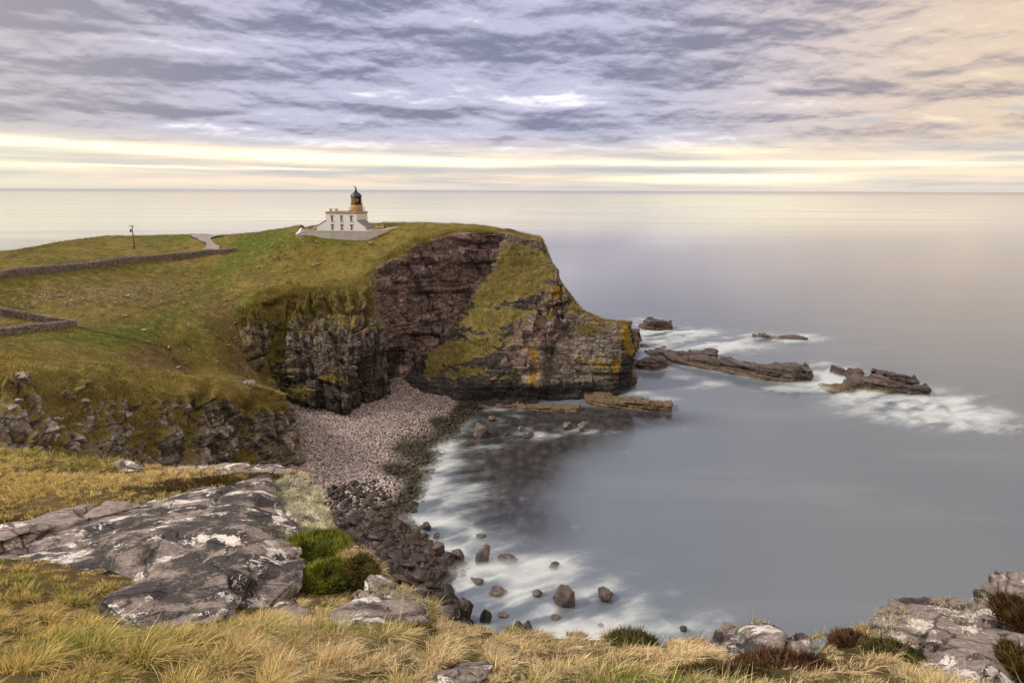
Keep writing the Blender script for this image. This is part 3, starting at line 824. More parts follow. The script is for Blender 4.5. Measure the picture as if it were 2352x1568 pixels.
def hull_mesh(P_, sub, rough, seed, bev):
    bm = bmesh.new()
    for q in P_: bm.verts.new(q)
    bmesh.ops.convex_hull(bm, input=bm.verts)
    loose = [v for v in bm.verts if not v.link_faces]
    bmesh.ops.delete(bm, geom=loose, context='VERTS')
    bmesh.ops.dissolve_limit(bm, angle_limit=0.12, verts=bm.verts, edges=bm.edges)
    if bev: bmesh.ops.bevel(bm, geom=list(bm.edges), offset=bev, segments=2, affect='EDGES', profile=0.6)
    bmesh.ops.triangulate(bm, faces=bm.faces)
    for _ in range(sub):
        L = max(e.calc_length() for e in bm.edges)
        es = [e for e in bm.edges if e.calc_length() > L * 0.45]
        bmesh.ops.subdivide_edges(bm, edges=es, cuts=1)
        bmesh.ops.triangulate(bm, faces=bm.faces)
    bm.normal_update()
    bm.verts.index_update()
    V = np.array([v.co[:] for v in bm.verts]); Nn = np.array([v.normal[:] for v in bm.verts])
    F = np.array([[v.index for v in f.verts] for f in bm.faces]); bm.free()
    s = np.abs(V).max()
    V = V + Nn * (rough * (fbm(V[:, 0] * 2.2 / s + seed, V[:, 1] * 2.2 / s, V[:, 2] * 2.2 / s, 3, seed=seed % 1000) * s))[:, None]
    return V, F


m_stone, g, p = new_mat('beach_stone', 0.6, 0.35)
oi = g.node('ShaderNodeObjectInfo')
P = g.coord('Object')
n = g.noise(P, 1.5, 5, 0.6); rnd = S(m_stone.node_tree, oi.outputs['Random'])
wp = g.sep(g.pos())[2]
c = g.mix(rnd, (0.013, 0.012, 0.013), (0.048, 0.037, 0.034))
c = g.mix(n.sstep(0.45, 0.75) * 0.7, c, (0.15, 0.118, 0.10))
c = g.mix((1.0 - n.sstep(0.25, 0.45)) * 0.7, c, (0.014, 0.013, 0.013))
c = g.mix((1.0 - wp.sstep(0.1, 0.9)) * 0.6, c, (0.012, 0.011, 0.011))
g.link(c, p.inputs['Base Color'])
g.link((0.30 + n * 0.45).clamp(), p.inputs['Roughness'])
g.link(g.bump(g.noise(P, 6, 4, 0.6), 0.5, 0.12), p.inputs['Normal'])

m_surf, g, p = new_mat('surf_stone', 0.5, 0.4)
P = g.coord('Object'); n = g.noise(P, 1.3, 5, 0.6)
c = g.mix(n.sstep(0.35, 0.7), (0.055, 0.044, 0.040), (0.145, 0.115, 0.098))
c = g.mix((1.0 - n.sstep(0.25, 0.42)) * 0.8, c, (0.03, 0.026, 0.025))
g.link(c, p.inputs['Base Color']); g.link(g.bump(g.noise(P, 5, 4, 0.6), 0.5, 0.15), p.inputs['Normal'])

m_shing, g, p = new_mat('shingle_stone', 0.8, 0.25)
vc = g.attr('tint', 'Color')
g.link(g.mix(g.noise(g.pos(), 2.5, 3, 0.6).sstep(0.4, 0.7) * 0.35, vc, (0.05, 0.04, 0.036)), p.inputs['Base Color'])


def scatter_stones(name, pts, size, tint, squash=0.7, sub=1, seed=0):
    r = np.random.default_rng(seed)
    v, f = ico(sub); nv = len(v); n = len(pts)
    base = np.repeat(v[None], n, 0)
    base = base * (1 + 0.22 * r.normal(size=(n, 1, 1)) * 0) * (1 + 0.28 * vn(v[None, :, 0] * 1.3 + r.uniform(0, 99, (n, 1)), v[None, :, 1] * 1.3 + r.uniform(0, 99, (n, 1)), v[None, :, 2] * 1.3, seed))[..., None]
    sc_ = r.uniform(0.7, 1.3, (n, 1, 3)) * np.array([1, 1, squash])
    base = base * sc_ * size[:, None, None]
    a = r.uniform(0, 6.28, n); ca, sa_ = np.cos(a), np.sin(a); t = r.normal(0, 0.25, n)
    x_ = base[..., 0] * ca[:, None] - base[..., 1] * sa_[:, None]; y_ = base[..., 0] * sa_[:, None] + base[..., 1] * ca[:, None]
    z_ = base[..., 2] + x_ * t[:, None]
    V = np.stack([x_, y_, z_], -1) + pts[:, None]
    F = (f[None] + (np.arange(n) * nv)[:, None, None]).reshape(-1, 3)
    T = np.repeat(tint[:, None], nv, 1).reshape(-1, 3)
    return mesh_np(name, V, F, dict(tint=T), m_shing)


def q_of(P_):
    q = P_ - CAM; dep = q @ _fw
    return CX + FQ * (q @ _rt) / dep, CY - FQ * (q @ _up) / dep


# shingle: thousands of rounded stones, bigger and darker towards the water
n = 36000
px = rng.uniform(640, 1110, n); py = rng.uniform(880, 1330, n)
pts = wz(px, py, 3.0)
zb = np.clip(beach_f(pts[:, 0], pts[:, 1]), -3, 9)
for _ in range(4):
    pts = wz(px, py, zb); zb = np.clip(beach_f(pts[:, 0], pts[:, 1]), -3, 9)
pts[:, 2] = zb
seaD = np.array([1.0]) * line_d(pts[:, 0], pts[:, 1], shore)
inside = (zb > -0.5) & (zb < 8)
dens = np.clip(0.12 + (py - 880) / 420, 0.12, 1)                 # thin out with closeness: stones get larger on screen
keep = inside & (rng.uniform(size=n) < np.where(py < 1000, 1.0, np.where(py < 1120, 0.75, 0.45)))
pts, zb, px, py, seaD = pts[keep], zb[keep], px[keep], py[keep], seaD[keep]
wet = 1 - sstep(zb + 1.1 * vn(pts[:, 0] * 0.15, pts[:, 1] * 0.15, 0, 4), 1.0, 2.7)
wet = np.maximum(wet, 0.9 * sstep(py, 1130, 1210))
size = (0.13 + 0.15 * rng.uniform(size=len(pts)) ** 2) * (0.9 + 0.5 * sstep(py, 950, 1120)) * (1 + 1.5 * wet * rng.uniform(size=len(pts)) ** 1.5)
r1 = rng.uniform(size=(len(pts), 1))
dry_c = np.array([0.27, 0.225, 0.215]) * (1 - r1) + np.array([0.56, 0.50, 0.48]) * r1
wet_c = np.array([0.014, 0.014, 0.012]) * (1 - r1) + np.array([0.085, 0.060, 0.045]) * r1
mos = (rng.uniform(size=(len(pts), 1)) < 0.5) & (wet[:, None] > 0.3) & (py[:, None] < 1180)
wet_c = np.where(mos & (rng.uniform(size=(len(pts), 1)) < .7), np.array([0.024, 0.034, 0.010]), wet_c)
tint = dry_c * (1 - wet[:, None]) + wet_c * wet[:, None]
pts[:, 2] += size * 0.25
sh = add('shingle', scatter_stones('shingle', pts, size, tint, 0.72, 1, 3), None,
         'pale pink and grey rounded shingle covering the cove beach, dark and weedy near the water', 'shingle', kind='stuff')

# boulder field at the near end of the beach: single boulders
protos = []
for i in range(10):
    v, f = hull_rock(300 + i, 2, 15 + i % 5, (1, 0.8 + 0.05 * (i % 5), 0.72), 0.05, 0.25)
    protos.append(mesh_np('boulder', v, f, None, m_stone))
fieldq = [(762,1120),(860,1105),(900,1160),(925,1195),(955,1235),(1000,1268),(1040,1305),(1030,1345),(1055,1400),(1085,1440),(1060,1490),(980,1470),(940,1420),(900,1340),(850,1300),(790,1265),(745,1180)]
cand = []
r = np.random.default_rng(21)
while len(cand) < 900:
    a, b = r.uniform(740, 1095), r.uniform(1100, 1490)
    if poly_sd(np.array([a]), np.array([b]), fieldq)[0] > 0: continue
    cand.append((a, b))
cand = np.array(cand)
P3 = wz(cand[:, 0], cand[:, 1], 2.0)
for _ in range(4):
    zb = np.clip(beach_f(P3[:, 0], P3[:, 1]), 0.12, 9); P3 = wz(cand[:, 0], cand[:, 1], zb)
siz = 0.48 + 1.5 * r.uniform(size=len(P3)) ** 2.8
siz *= 0.75 + 0.45 * sstep(cand[:, 1], 1150, 1330)
order = np.argsort(-siz)
placed = []
for i in order:
    if all((P3[i, 0] - q[0]) ** 2 + (P3[i, 1] - q[1]) ** 2 > (0.62 * (siz[i] + q[2])) ** 2 for q in placed):
        placed.append((P3[i, 0], P3[i, 1], siz[i], P3[i, 2], cand[i, 0], cand[i, 1]))
placed.sort(key=lambda q: -q[2])
n_field = 0
for k, (a, b, s_, z_, qx, qy) in enumerate(placed):
    if k >= 285: break
    o = add('boulder', protos[k % 10])
    o.location = (a, b, z_ + s_ * 0.28); o.scale = (s_, s_ * random.uniform(.75, 1.1), s_ * random.uniform(.75, 1.15))
    o.rotation_euler = (random.uniform(-.5, .5), random.uniform(-.5, .5), random.uniform(0, 6.28))
    if qy < 1200: lab = 'dark brown boulder among the upper boulders under the pale lichen cushion'
    elif qy < 1300: lab = 'dark wet boulder in the middle of the boulder field beside the surf'
    else: lab = 'dark wet boulder in the boulder field just above the near grass edge'
    o['label'] = lab; o['category'] = 'boulder'; o['group'] = lab + 's'
    n_field += 1
fill = []
while len(fill) < 3800:
    a, b = r.uniform(740, 1095, 4000), r.uniform(1100, 1495, 4000)
    ok = poly_sd(a, b, fieldq) < 6
    fill += list(zip(a[ok], b[ok]))
fill = np.array(fill); F3 = wz(fill[:, 0], fill[:, 1], 2.0)
for _ in range(4): F3 = wz(fill[:, 0], fill[:, 1], np.clip(beach_f(F3[:, 0], F3[:, 1]), 0.05, 9))
fs_ = 0.22 + 0.30 * r.uniform(size=len(F3)) ** 2
rest = np.array(list(placed[285:]) + [(F3[k, 0], F3[k, 1], fs_[k], F3[k, 2], 0, 0) for k in range(len(F3))])
if len(rest):
    p_ = np.c_[rest[:, 0], rest[:, 1], rest[:, 3] + rest[:, 2] * 0.2]
    rr_ = rng.uniform(size=(len(rest), 1))
    add('small_boulders', scatter_stones('small_boulders', p_, rest[:, 2] * 0.9, np.array([0.016, 0.015, 0.015]) * (1 - rr_) + np.array([0.075, 0.055, 0.048]) * rr_, 0.75, 1, 9), None,
        'small dark stones filling the gaps of the boulder field', 'stones', kind='stuff')

# named boulders standing in the surf: (x, y foot, width, height in survey units, words)
SB = [(1110,1302,46,42,'large flat-faced brown boulder standing out of the surf off the boulder field'),
      (1298,1400,58,46,'large split boulder ringed by white surf left of a smaller pale one'),
      (1391,1388,50,28,'pale rounded boulder farthest right in the white surf'),
      (1067,1440,46,60,'tall dark angular boulder at the near corner of the boulder field'),
      (1115,1432,32,30,'round grey boulder in the foam right of the tall dark one'),
      (1155,1420,28,14,'low grey boulder nearly covered by white surf'),
      (1050,1296,42,28,'oblong dark boulder lying left of the large flat-faced one'),
      (1004,1290,40,38,'dark tilted boulder at the water edge of the boulder field'),
      (978,1222,26,20,'rounded dark boulder alone in the thin foam'),
      (1003,1238,24,22,'dark peaked boulder in thin foam beside a flat stone'),
      (1165,1296,50,22,'pale grey boulder half drowned in the mist of the surf'),
      (1274,1310,30,16,'small round stone at the outer rim of the near surf'),
      (1212,1458,30,24,'grey stone in the white water close to the near grass'),
      (1190,1444,28,18,'low stone in white water behind the near grass stone'),
      (1276,1424,26,12,'flat stone below the large split boulder'),
      (1105,1008,46,30,'big tan boulder in dark water off the shingle beach'),
      (1303,988,28,16,'tan boulder with lichen in dark shallows left of a sharp one'),
      (1342,992,32,20,'sharp tan boulder in dark shallows farthest from the beach'),
      (1198,992,20,12,'small tan stone in broken water in the far cove'),
      (1213,1008,30,16,'slanting tan stone wet by surf in the far cove'),
      (1165,1002,16,10,'tiny dark stone by the big tan boulder'),
      (1130,968,20,10,'small orange-brown stone near the far ledge'),
      (1106,1237,28,12,'pale drowned stone in the middle of the near cove'),
      (1095,1345,40,20,'brown stone awash beside the boulder field'),
      (1140,1370,50,16,'flat stone veiled by surf left of the split boulder'),
      (1235,1372,28,26,'stone veiled by surf just left of the split boulder'),
      (1380,1443,18,8,'tiny stone at the lower rim of the surf'),
      (1572,1452,22,10,'small dark stone in foam far right of the near surf')]
for i, (a, b, w_, h_, lab) in enumerate(SB):
    foot = wz(a, b, 0.0); d = (foot - CAM) @ _fw
    W_ = w_ * d / FQ / 2; H_ = h_ * d / FQ * (0.62 if any(k_ in lab for k_ in ('veiled', 'drowned', 'awash', 'low ', 'flat stone', 'nearly')) else 1.12)
    v, f = hull_rock(500 + i, 3, 19, (W_, W_ * 0.85, max(H_ * 0.72, 0.4)), 0.09, 0.2)
    v[:, 2] -= v[:, 2].max() - H_
    o = add('boulder', mesh_np('boulder', v, f, None, m_surf if b < 1430 and a != 1067 else m_stone), None, lab, 'boulder', 'boulders standing in the surf')
    o.location = (foot[0], foot[1] + W_ * 0.7, 0); o.rotation_euler = (0, 0, random.uniform(-.4, .4))

# ------------------------------------------------------------------ skerries and ledges
m_skerry, g, p = new_mat('skerry_rock', 0.65, 0.35)
P = g.pos()
n1 = g.noise(P, 0.22, 5, 0.6); n2 = g.noise(P, 1.4, 5, 0.65)
bd = g.noise(g.mapping(P, (0.06, 0.06, 1.6), rot=(0.0, 0.05, 0)), 1.1, 4, 0.6)
hgt = g.sep(P)[2]
up = g.attr('high') + (n1 - 0.5) * 0.5
c = g.mix(bd.sstep(0.35, 0.65), (0.042, 0.033, 0.033), (0.125, 0.092, 0.082))
c = g.mix((1.0 - n2.sstep(0.3, 0.5)) * 0.8, c, (0.018, 0.015, 0.016))
c = g.mix((1.0 - up.sstep(0.25, 0.5)), c, g.mix(n2, (0.085, 0.058, 0.026), (0.15, 0.110, 0.060)))
eS = g.voro(g.mapping(P, (0.35, 0.35, 0.8), rot=(0.0, 0.06, 0.0)), 1.0, 'DISTANCE_TO_EDGE')
c = g.mix((1.0 - eS.sstep(0.0, 0.06)) * 0.85, c, (0.012, 0.010, 0.010))
c = g.mix(n2.sstep(0.62, 0.75) * 0.4, c, (0.30, 0.27, 0.25))
g.link(c, p.inputs['Base Color']); g.link(g.bump(n2, 0.7, 0.4), p.inputs['Normal'])


SKF = []
def skerry(base, prof, depth, label, seed, name='sea_rock', cat='sea rock', grp='sea rocks off the point', dark=1.0, tilt=0.0):
    """base: waterline survey points left to right; prof: heights (m) along it"""
    b = np.array([wz(a, c_, 0.0) for a, c_ in base])
    t0 = np.linspace(0, 1, len(b)); L = np.linalg.norm(np.diff(b, axis=0), axis=1).sum()
    nu = int(L / 0.35) + 14; t = np.linspace(0, 1, nu)
    bx_ = np.interp(t, t0, b[:, 0]); by_ = np.interp(t, t0, b[:, 1])
    hh = np.interp(t, np.linspace(0, 1, len(prof)), prof)
    hh = 0.86 * hh * (1 + 0.10 * vn(t * L * 0.25, seed, 0, seed) + 0.10 * np.round(2 * vn(t * L * 0.12, seed + 5, 0, seed)))
    endf = np.minimum(1, np.minimum(t, 1 - t) * L / 1.2) ** 0.5
    dd = depth * (0.75 + 0.35 * vn(t * L * 0.15, seed, 3, seed)) * (0.3 + 0.7 * endf)
    mid = 0.5 * depth * (1 - endf)
    cs = np.array([(0, -2.5), (0.0, 0), (0.03, 0.42), (0.06, 0.9), (0.2, 1.0), (0.65, 1.0 - tilt), (0.92, 0.8 - tilt), (1.0, 0.0), (1.0, -2.5)])
    tv = np.linspace(0, 1, 9); nv = max(20, int((depth + 2 * hh.max() + 4) / 0.35)); v = np.linspace(0, 1, nv)
    cy = np.interp(v, tv, cs[:, 0]); cz = np.interp(v, tv, cs[:, 1])
    zz_ = np.where(cz[None] > 0, cz[None] * hh[:, None], cz[None] * 1.0)
    X = np.repeat(bx_[:, None], nv, 1); Y = by_[:, None] + mid[:, None] + cy[None] * dd[:, None]; Z = zz_
    B = np.stack([X, Y, Z], -1); Nn = grid_normals(blur(B, 4))
    if Nn[:, nv // 2, 2].mean() < 0: Nn = -Nn
    s_ = np.repeat((t * L)[:, None], nv, 1); wp_ = 0.8 * fbm(X * .15, Y * .15, Z * .15, 3, seed=seed)
    d1, k1 = blocks(s_ + wp_ + 0.3 * Y, Z + 0.06 * X + wp_ * .5, 3.6, 1.3, 0.55, 0.35, seed); d2, k2 = blocks(s_ + wp_ + .4 * Y, Z + 0.06 * X, 1.3, 0.5, 0.18, 0.12, seed + 1)
    fr_ = fbm(X * .4, Y * .4, Z * .4, 4, seed=seed + 2)
    B = B + Nn * ((d1 + d2 + 0.55 * fr_) * sstep(Z, -1.5, 0.5))[..., None]
    hi_ = np.clip(B[..., 2] / (0.6 * max(prof)) , 0, 1) * dark
    F = grid_faces(nu, nv)
    if np.cross(B[1, nv // 2] - B[0, nv // 2], B[0, nv // 2 + 1] - B[0, nv // 2])[2] < 0: F = F[:, ::-1]
    ca = np.arange(nv)[None]; cb = ((nu - 1) * nv + np.arange(nv))[None, ::-1]
    o = add(name, mesh_np(name, B, [F, ca, cb], dict(high=hi_.ravel()), m_skerry, smooth=False), None, label, cat, grp)
    SKF.append((np.c_[bx_, by_], depth))
    return o


skerry([(1474,757),(1500,759),(1547,757)], [1.0, 3.2, 5.6, 5.2, 3.5], 12, 'dark humped sea rock farthest back, out beyond the yellow lichened point', 601)
skerry([(1735,776),(1780,779),(1862,783)], [0.9, 1.3, 0.8, 1.0, 1.2], 5, 'thin dark rib of rock awash amid far white foam', 602)
skerry([(1452,800),(1473,800)], [8.5, 8.8, 8.2], 10, 'dark square sea stack close behind the yellow lichened point', 603)
skerry([(1474,799),(1530,800)], [0.7, 0.9, 0.6], 3, 'very low dark ledge in white foam behind the long ledges', 613)
skerry([(1488,816),(1560,820),(1655,824)], [1.5, 2.6, 2.4, 2.0, 2.2], 9, 'long low dark ledge at the back, right of the yellow point', 604)
skerry([(1462,848),(1500,852),(1535,846)], [3.4, 4.2, 4.6, 4.0], 9, 'dark block of rock against the foot of the yellow point', 605)
skerry([(1538,834),(1610,845),(1680,858),(1760,874),(1830,880),(1870,880)], [1.5, 3.2, 3.6, 4.4, 5.8, 5.6, 5.0], 15, 'longest skerry, dark layered rock with a blunt square end', 606, tilt=0.05)
skerry([(1921,864),(1955,868),(1992,866)], [3.2, 3.4, 2.6, 2.2], 7, 'small tan square rock between the longest skerry and the outermost one', 607, dark=0.6)
skerry([(1908,905),(1945,902),(1985,898),(2030,903),(2090,912),(2148,911)], [0.7, 1.6, 2.8, 3.6, 4.2, 3.6, 3.4], 11, 'outermost skerry, tan ledge stepping up to the right', 608, dark=0.75)
skerry([(2016,886),(2045,886),(2080,890),(2112,893)], [5.6, 5.4, 4.6, 4.2], 7, 'dark jagged crest of rock on top of the outermost skerry', 609)
skerry([(1345,930),(1420,938),(1480,944),(1552,948)], [1.6, 2.2, 2.6, 3.2, 2.8], 11, 'flat brown ledge running out from the foot of the cliff', 610, name='rock_ledge', cat='rock ledge', grp='flat ledges at the cliff foot', dark=0.3)
skerry([(1185,938),(1250,945),(1337,948)], [0.9, 1.3, 1.5, 1.6], 7, 'shorter brown ledge lying low against the cliff foot', 611, name='rock_ledge', cat='rock ledge', grp='flat ledges at the cliff foot', dark=0.3)
skerry([(1060,932),(1120,938),(1190,938)], [0.4, 0.8, 0.7], 6, 'lowest dark ledge between beach corner and brown ledges', 612, name='rock_ledge', cat='rock ledge', grp='flat ledges at the cliff foot', dark=0.9)

# ------------------------------------------------------------------ sea
def axis(lo, hi, st, far_lo, far_hi):
    a = list(np.arange(lo, hi + st / 2, st))
    s_ = st; v = a[-1]
    while v < far_hi: s_ *= 1.25; v += s_; a.append(v)
    s_ = st; v = a[0]; L = []
    while v > far_lo: s_ *= 1.25; v -= s_; L.append(v)
    return np.array(L[::-1] + a)


sx = axis(-40, 150, 0.6, -90000, 90000); sy = axis(70, 330, 0.6, -3000, 120000)
X, Y = np.meshgrid(sx, sy, indexing='ij')
foam = np.zeros_like(X); mist = np.zeros_like(X); shal_shade = np.zeros_like(X)
wx = X + 2.0 * fbm(X * 0.08, Y * 0.08, 0, 3, seed=201); wy = Y + 2.0 * fbm(X * 0.08, Y * 0.08, 5, 3, seed=202)


def zone(px, py, rx, ry, amp, arr, w=True):
    c = wz(px, py)[:2]; ax = abs(wz(px + rx, py)[0] - c[0]); ay = abs(wz(px, py - ry)[1] - wz(px, py + ry)[1]) / 2
    a, b = (wx, wy) if w else (X, Y)
    # skew along the line of sight
    k = (wz(px, py - ry)[0] - wz(px, py + ry)[0]) / (2 * ay)
    arr += amp * np.exp(-(((a - c[0] - k * (b - c[1])) / ax) ** 2 + ((b - c[1]) / ay) ** 2))


for e in [(1180,1450,170,55,1.1),(1130,1390,90,50,.7),(1330,1390,90,40,.9),(1391,1385,55,30,.9),(1200,1310,110,28,.75),(1250,1290,90,14,.4),(1080,1330,60,40,.6),(1300,1450,120,35,.9),(1420,1470,90,16,.8),(1160,1350,90,30,.4),
          (1000,1180,60,40,.55),(1060,1140,80,16,.35),(1000,1225,70,30,.5),(975,1110,30,40,.7),(1010,1060,30,24,.8),(1090,1025,50,10,.6),(1150,1120,60,8,.3),(1050,1270,50,16,.4),
          (1200,988,30,8,.6),(1215,1002,40,9,.7),(1345,988,30,8,.6),(1300,980,24,6,.45),(1150,980,20,5,.4),(1250,972,22,5,.4),(1275,1000,20,5,.35),(1400,990,30,6,.25),(1180,955,24,5,.35),
          (1500,785,60,12,1.0),(1560,765,90,14,.55),(1490,770,30,10,.7),(1620,790,70,10,.55),(1690,800,60,12,.75),(1640,812,60,8,.6),(1790,776,80,12,.7),(1850,776,60,9,.4),(1480,733,50,7,.5),
          (1900,850,60,22,.85),(1900,880,50,12,.7),(1960,900,80,12,.6),(2060,930,110,22,1.0),(2180,930,80,26,.95),(2240,965,90,24,.7),(2130,955,80,16,.7),(2330,985,50,12,.35),(1440,900,50,8,.8),(1520,915,40,7,.4),
          (1575,870,40,7,.45),(1640,882,40,6,.5),(1790,895,70,8,.45),(1600,890,60,6,.25),(2100,1160,40,12,.12),(2200,1175,30,6,.1),(1560,1455,60,14,.45),(1640,1420,70,26,.28),(1550,1360,16,12,.3)]:
    zone(*e[:4], e[4], foam)
zone(1230, 1390, 300, 110, .42, foam); zone(1130, 1330, 130, 60, .2, foam); zone(1080, 1200, 120, 140, .22, foam); zone(1560, 780, 200, 40, .22, foam); zone(2080, 920, 200, 50, .25, foam)
dsh = line_d(X, Y, shore[2:])
onsea = beach_f(np.clip(X, -78, 60), np.clip(Y, 60, 210)) < 0.4
foam += 0.55 * np.exp(-(dsh / 4.0) ** 2) * sstep(Y, 190, 165) + 0.25 * np.exp(-(dsh / 11.0) ** 2) * sstep(Y, 170, 150)
for pl, dep in SKF:
    if (pl[:, 1].mean() > 190): foam += 0.35 * np.exp(-(np.minimum(line_d(X, Y, pl), line_d(X, Y, pl + (0, dep))) / 3.0) ** 2)
for e in [(1260,962,300,26,1.0),(1150,980,130,45,.9),(1200,1080,130,70,.6),(1120,1050,90,60,.6),(1150,1180,120,60,.5),(1250,1230,120,60,.25),(1200,955,180,14,.8),(1440,960,110,18,.55),(1300,1010,120,40,.45)]:  # dark shallows; the zones under the cliff also paint its reflection
    zone(*e[:4], e[4], shal_shade)
for (a, b, w_, h_, lab) in SB:
    zone(a + 6, b - 2, w_ * 1.1, max(9, w_ * .42), .34 if b > 1150 else .22, foam)
# silky streaks: long exposure drags the foam out
ang = 0.5; u = X * math.cos(ang) + Y * math.sin(ang); v = -X * math.sin(ang) + Y * math.cos(ang)
st1 = fbm(u * 0.05 + 0.6 * fbm(X * .05, Y * .05, 0, 2, seed=210), v * 0.22, 0, 5, 0.6, seed=203)
st2 = fbm(X * 0.25 + fbm(X * .1, Y * .1, 2, 3, seed=211), Y * 0.25, 0, 4, 0.6, seed=204)
st3 = 1 - 2.4 * np.abs(fbm(u * 0.07 + 0.9 * fbm(X * .06, Y * .06, 4, 3, seed=212), v * 0.26 + 0.9 * fbm(X * .06, Y * .06, 6, 3, seed=213), 0, 4, 0.55, seed=214))
foam = (1 - np.exp(-1.9 * foam)) * np.clip(0.42 + 0.42 * st3 + 0.75 * st1 + 0.45 * st2, 0.05, 1.05)
foam = np.where(np.abs(X) > 400, 0, foam)
# veil of long-exposure spray lying just over the broken water
mi = (sx > -34) & (sx < 150); mj = (sy > 72) & (sy < 300)
Xm, Ym, fm = X[np.ix_(mi, mj)], Y[np.ix_(mi, mj)], foam[np.ix_(mi, mj)]
fm = blur(fm[..., None], 6)[..., 0]
m_mist, g, p = new_mat('surf_mist', 1.0, 0.0)
p.inputs['Base Color'].default_value = (0.66, 0.72, 0.75, 1)
al = g.attr('veil') * (0.55 + g.noise(g.mapping(g.pos(), (0.5, 1.0, 1), rot=(0, 0, 0.5)), 0.4, 4, 0.6) * 0.9)
g.link(al.clamp(), p.inputs['Alpha'])
Vm, Fm, Am = [], [], []
for k_, (zz_, a_) in enumerate(((0.28, 0.34), (0.55, 0.24), (0.85, 0.14))):
    v_ = np.stack([Xm, Ym, zz_ + 0.12 * fbm(Xm * .2, Ym * .2, k_, 2, seed=230)], -1).reshape(-1, 3); al_ = a_ * sstep(fm, 0.22 + .06 * k_, 0.85)
    f_ = grid_faces(Xm.shape[0], Xm.shape[1]); f_ = f_[(al_.ravel()[f_] > 0.004).any(1)]
    Fm.append(f_ + len(v_) * k_); Vm.append(v_); Am.append(al_.ravel())
v_, f_, a_ = compact(np.concatenate(Vm), np.concatenate(Fm), dict(veil=np.concatenate(Am)))
add('surf_mist', mesh_np('surf_mist', v_, f_, a_, m_mist), None, 'thin white veil of spray lying over the broken water', 'surf', kind='stuff')
V = np.stack([X, Y, 0 * X], -1)
m_sea, g, p = new_mat('sea_water', 0.15, 0.5)
P = g.pos()
fo = g.attr('foam'); shl_shade = g.attr('shallow_shade')
pn = g.noise(g.mapping(P, (1, 0.6, 1)), 0.20, 4, 0.6); pn2 = g.noise(g.mapping(P, (1, 0.5, 1)), 0.42, 5, 0.62)
deep = g.mix(g.noise(P, 0.012, 3, 0.5), (0.098, 0.126, 0.160), (0.128, 0.153, 0.185))
bed = g.mix(pn2.sstep(0.35, 0.75), (0.018, 0.020, 0.024), (0.060, 0.056, 0.058))  # dark seabed, with the cliff's reflection painted into the same water colour
deep = g.mix(g.noise(g.mapping(P, (0.01, 0.05, 1), rot=(0, 0, 0.15)), 1.0, 5, 0.65).sstep(0.45, 0.75) * 0.35, deep, (0.17, 0.20, 0.23))
deep = g.mix(g.sep(P)[1].sstep(220, 620), deep, (0.215, 0.218, 0.228))  # open sea paler with distance: sky sheen put into the base colour
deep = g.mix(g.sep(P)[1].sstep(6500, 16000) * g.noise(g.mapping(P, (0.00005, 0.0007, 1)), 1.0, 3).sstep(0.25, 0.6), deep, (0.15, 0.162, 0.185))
c = g.mix(shl_shade.sstep(0.05, 0.75), deep, bed)  # bed: seabed colour plus the painted cliff reflection
c = g.mix((pn.sstep(0.60, 0.78)) * shl_shade.sstep(0.02, 0.25) * 0.22, c, (0.38, 0.38, 0.39))
fo2 = (fo + (g.noise(g.mapping(P, (0.5, 1.0, 1), rot=(0, 0, 0.5)), 0.7, 5, 0.65, 0.6) - 0.5) * 0.45 * fo.sstep(0.0, 0.3)).sstep(0.02, 1.15)
c = g.mix(fo2, c, g.mix(fo2, (0.36, 0.43, 0.46), (0.66, 0.72, 0.74)))
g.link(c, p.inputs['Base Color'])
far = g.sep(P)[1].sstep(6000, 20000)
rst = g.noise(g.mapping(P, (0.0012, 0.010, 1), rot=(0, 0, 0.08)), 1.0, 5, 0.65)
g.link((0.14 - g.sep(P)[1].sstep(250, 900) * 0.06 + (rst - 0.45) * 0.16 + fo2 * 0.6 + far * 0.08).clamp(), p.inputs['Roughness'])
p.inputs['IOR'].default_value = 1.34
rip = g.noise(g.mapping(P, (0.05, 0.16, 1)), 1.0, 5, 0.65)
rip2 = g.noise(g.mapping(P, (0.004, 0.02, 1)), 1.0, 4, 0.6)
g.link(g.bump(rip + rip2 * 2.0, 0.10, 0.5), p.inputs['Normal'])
add('sea', mesh_np('sea', V, grid_faces(len(sx), len(sy))[:, :], dict(foam=foam.ravel(), shallow_shade=np.clip(shal_shade, 0, 1).ravel()), m_sea), kind='structure')

# ------------------------------------------------------------------ lighthouse
def plain(name, col, rough=0.6, spec=0.4, var=0.15, scale=1.5, metal=0.0):
    m, g_, p_ = new_mat(name, rough, spec)
    P_ = g_.coord('Object'); n_ = g_.noise(P_, scale, 5, 0.6)
    c_ = g_.mix(n_.sstep(0.35, 0.7), tuple(v * (1 - var) for v in col), tuple(min(1, v * (1 + var)) for v in col))
    g_.link(c_, p_.inputs['Base Color']); g_.link(g_.bump(g_.noise(P_, scale * 8, 3), 0.25, 0.02), p_.inputs['Normal'])
    p_.inputs['Metallic'].default_value = metal
    return m


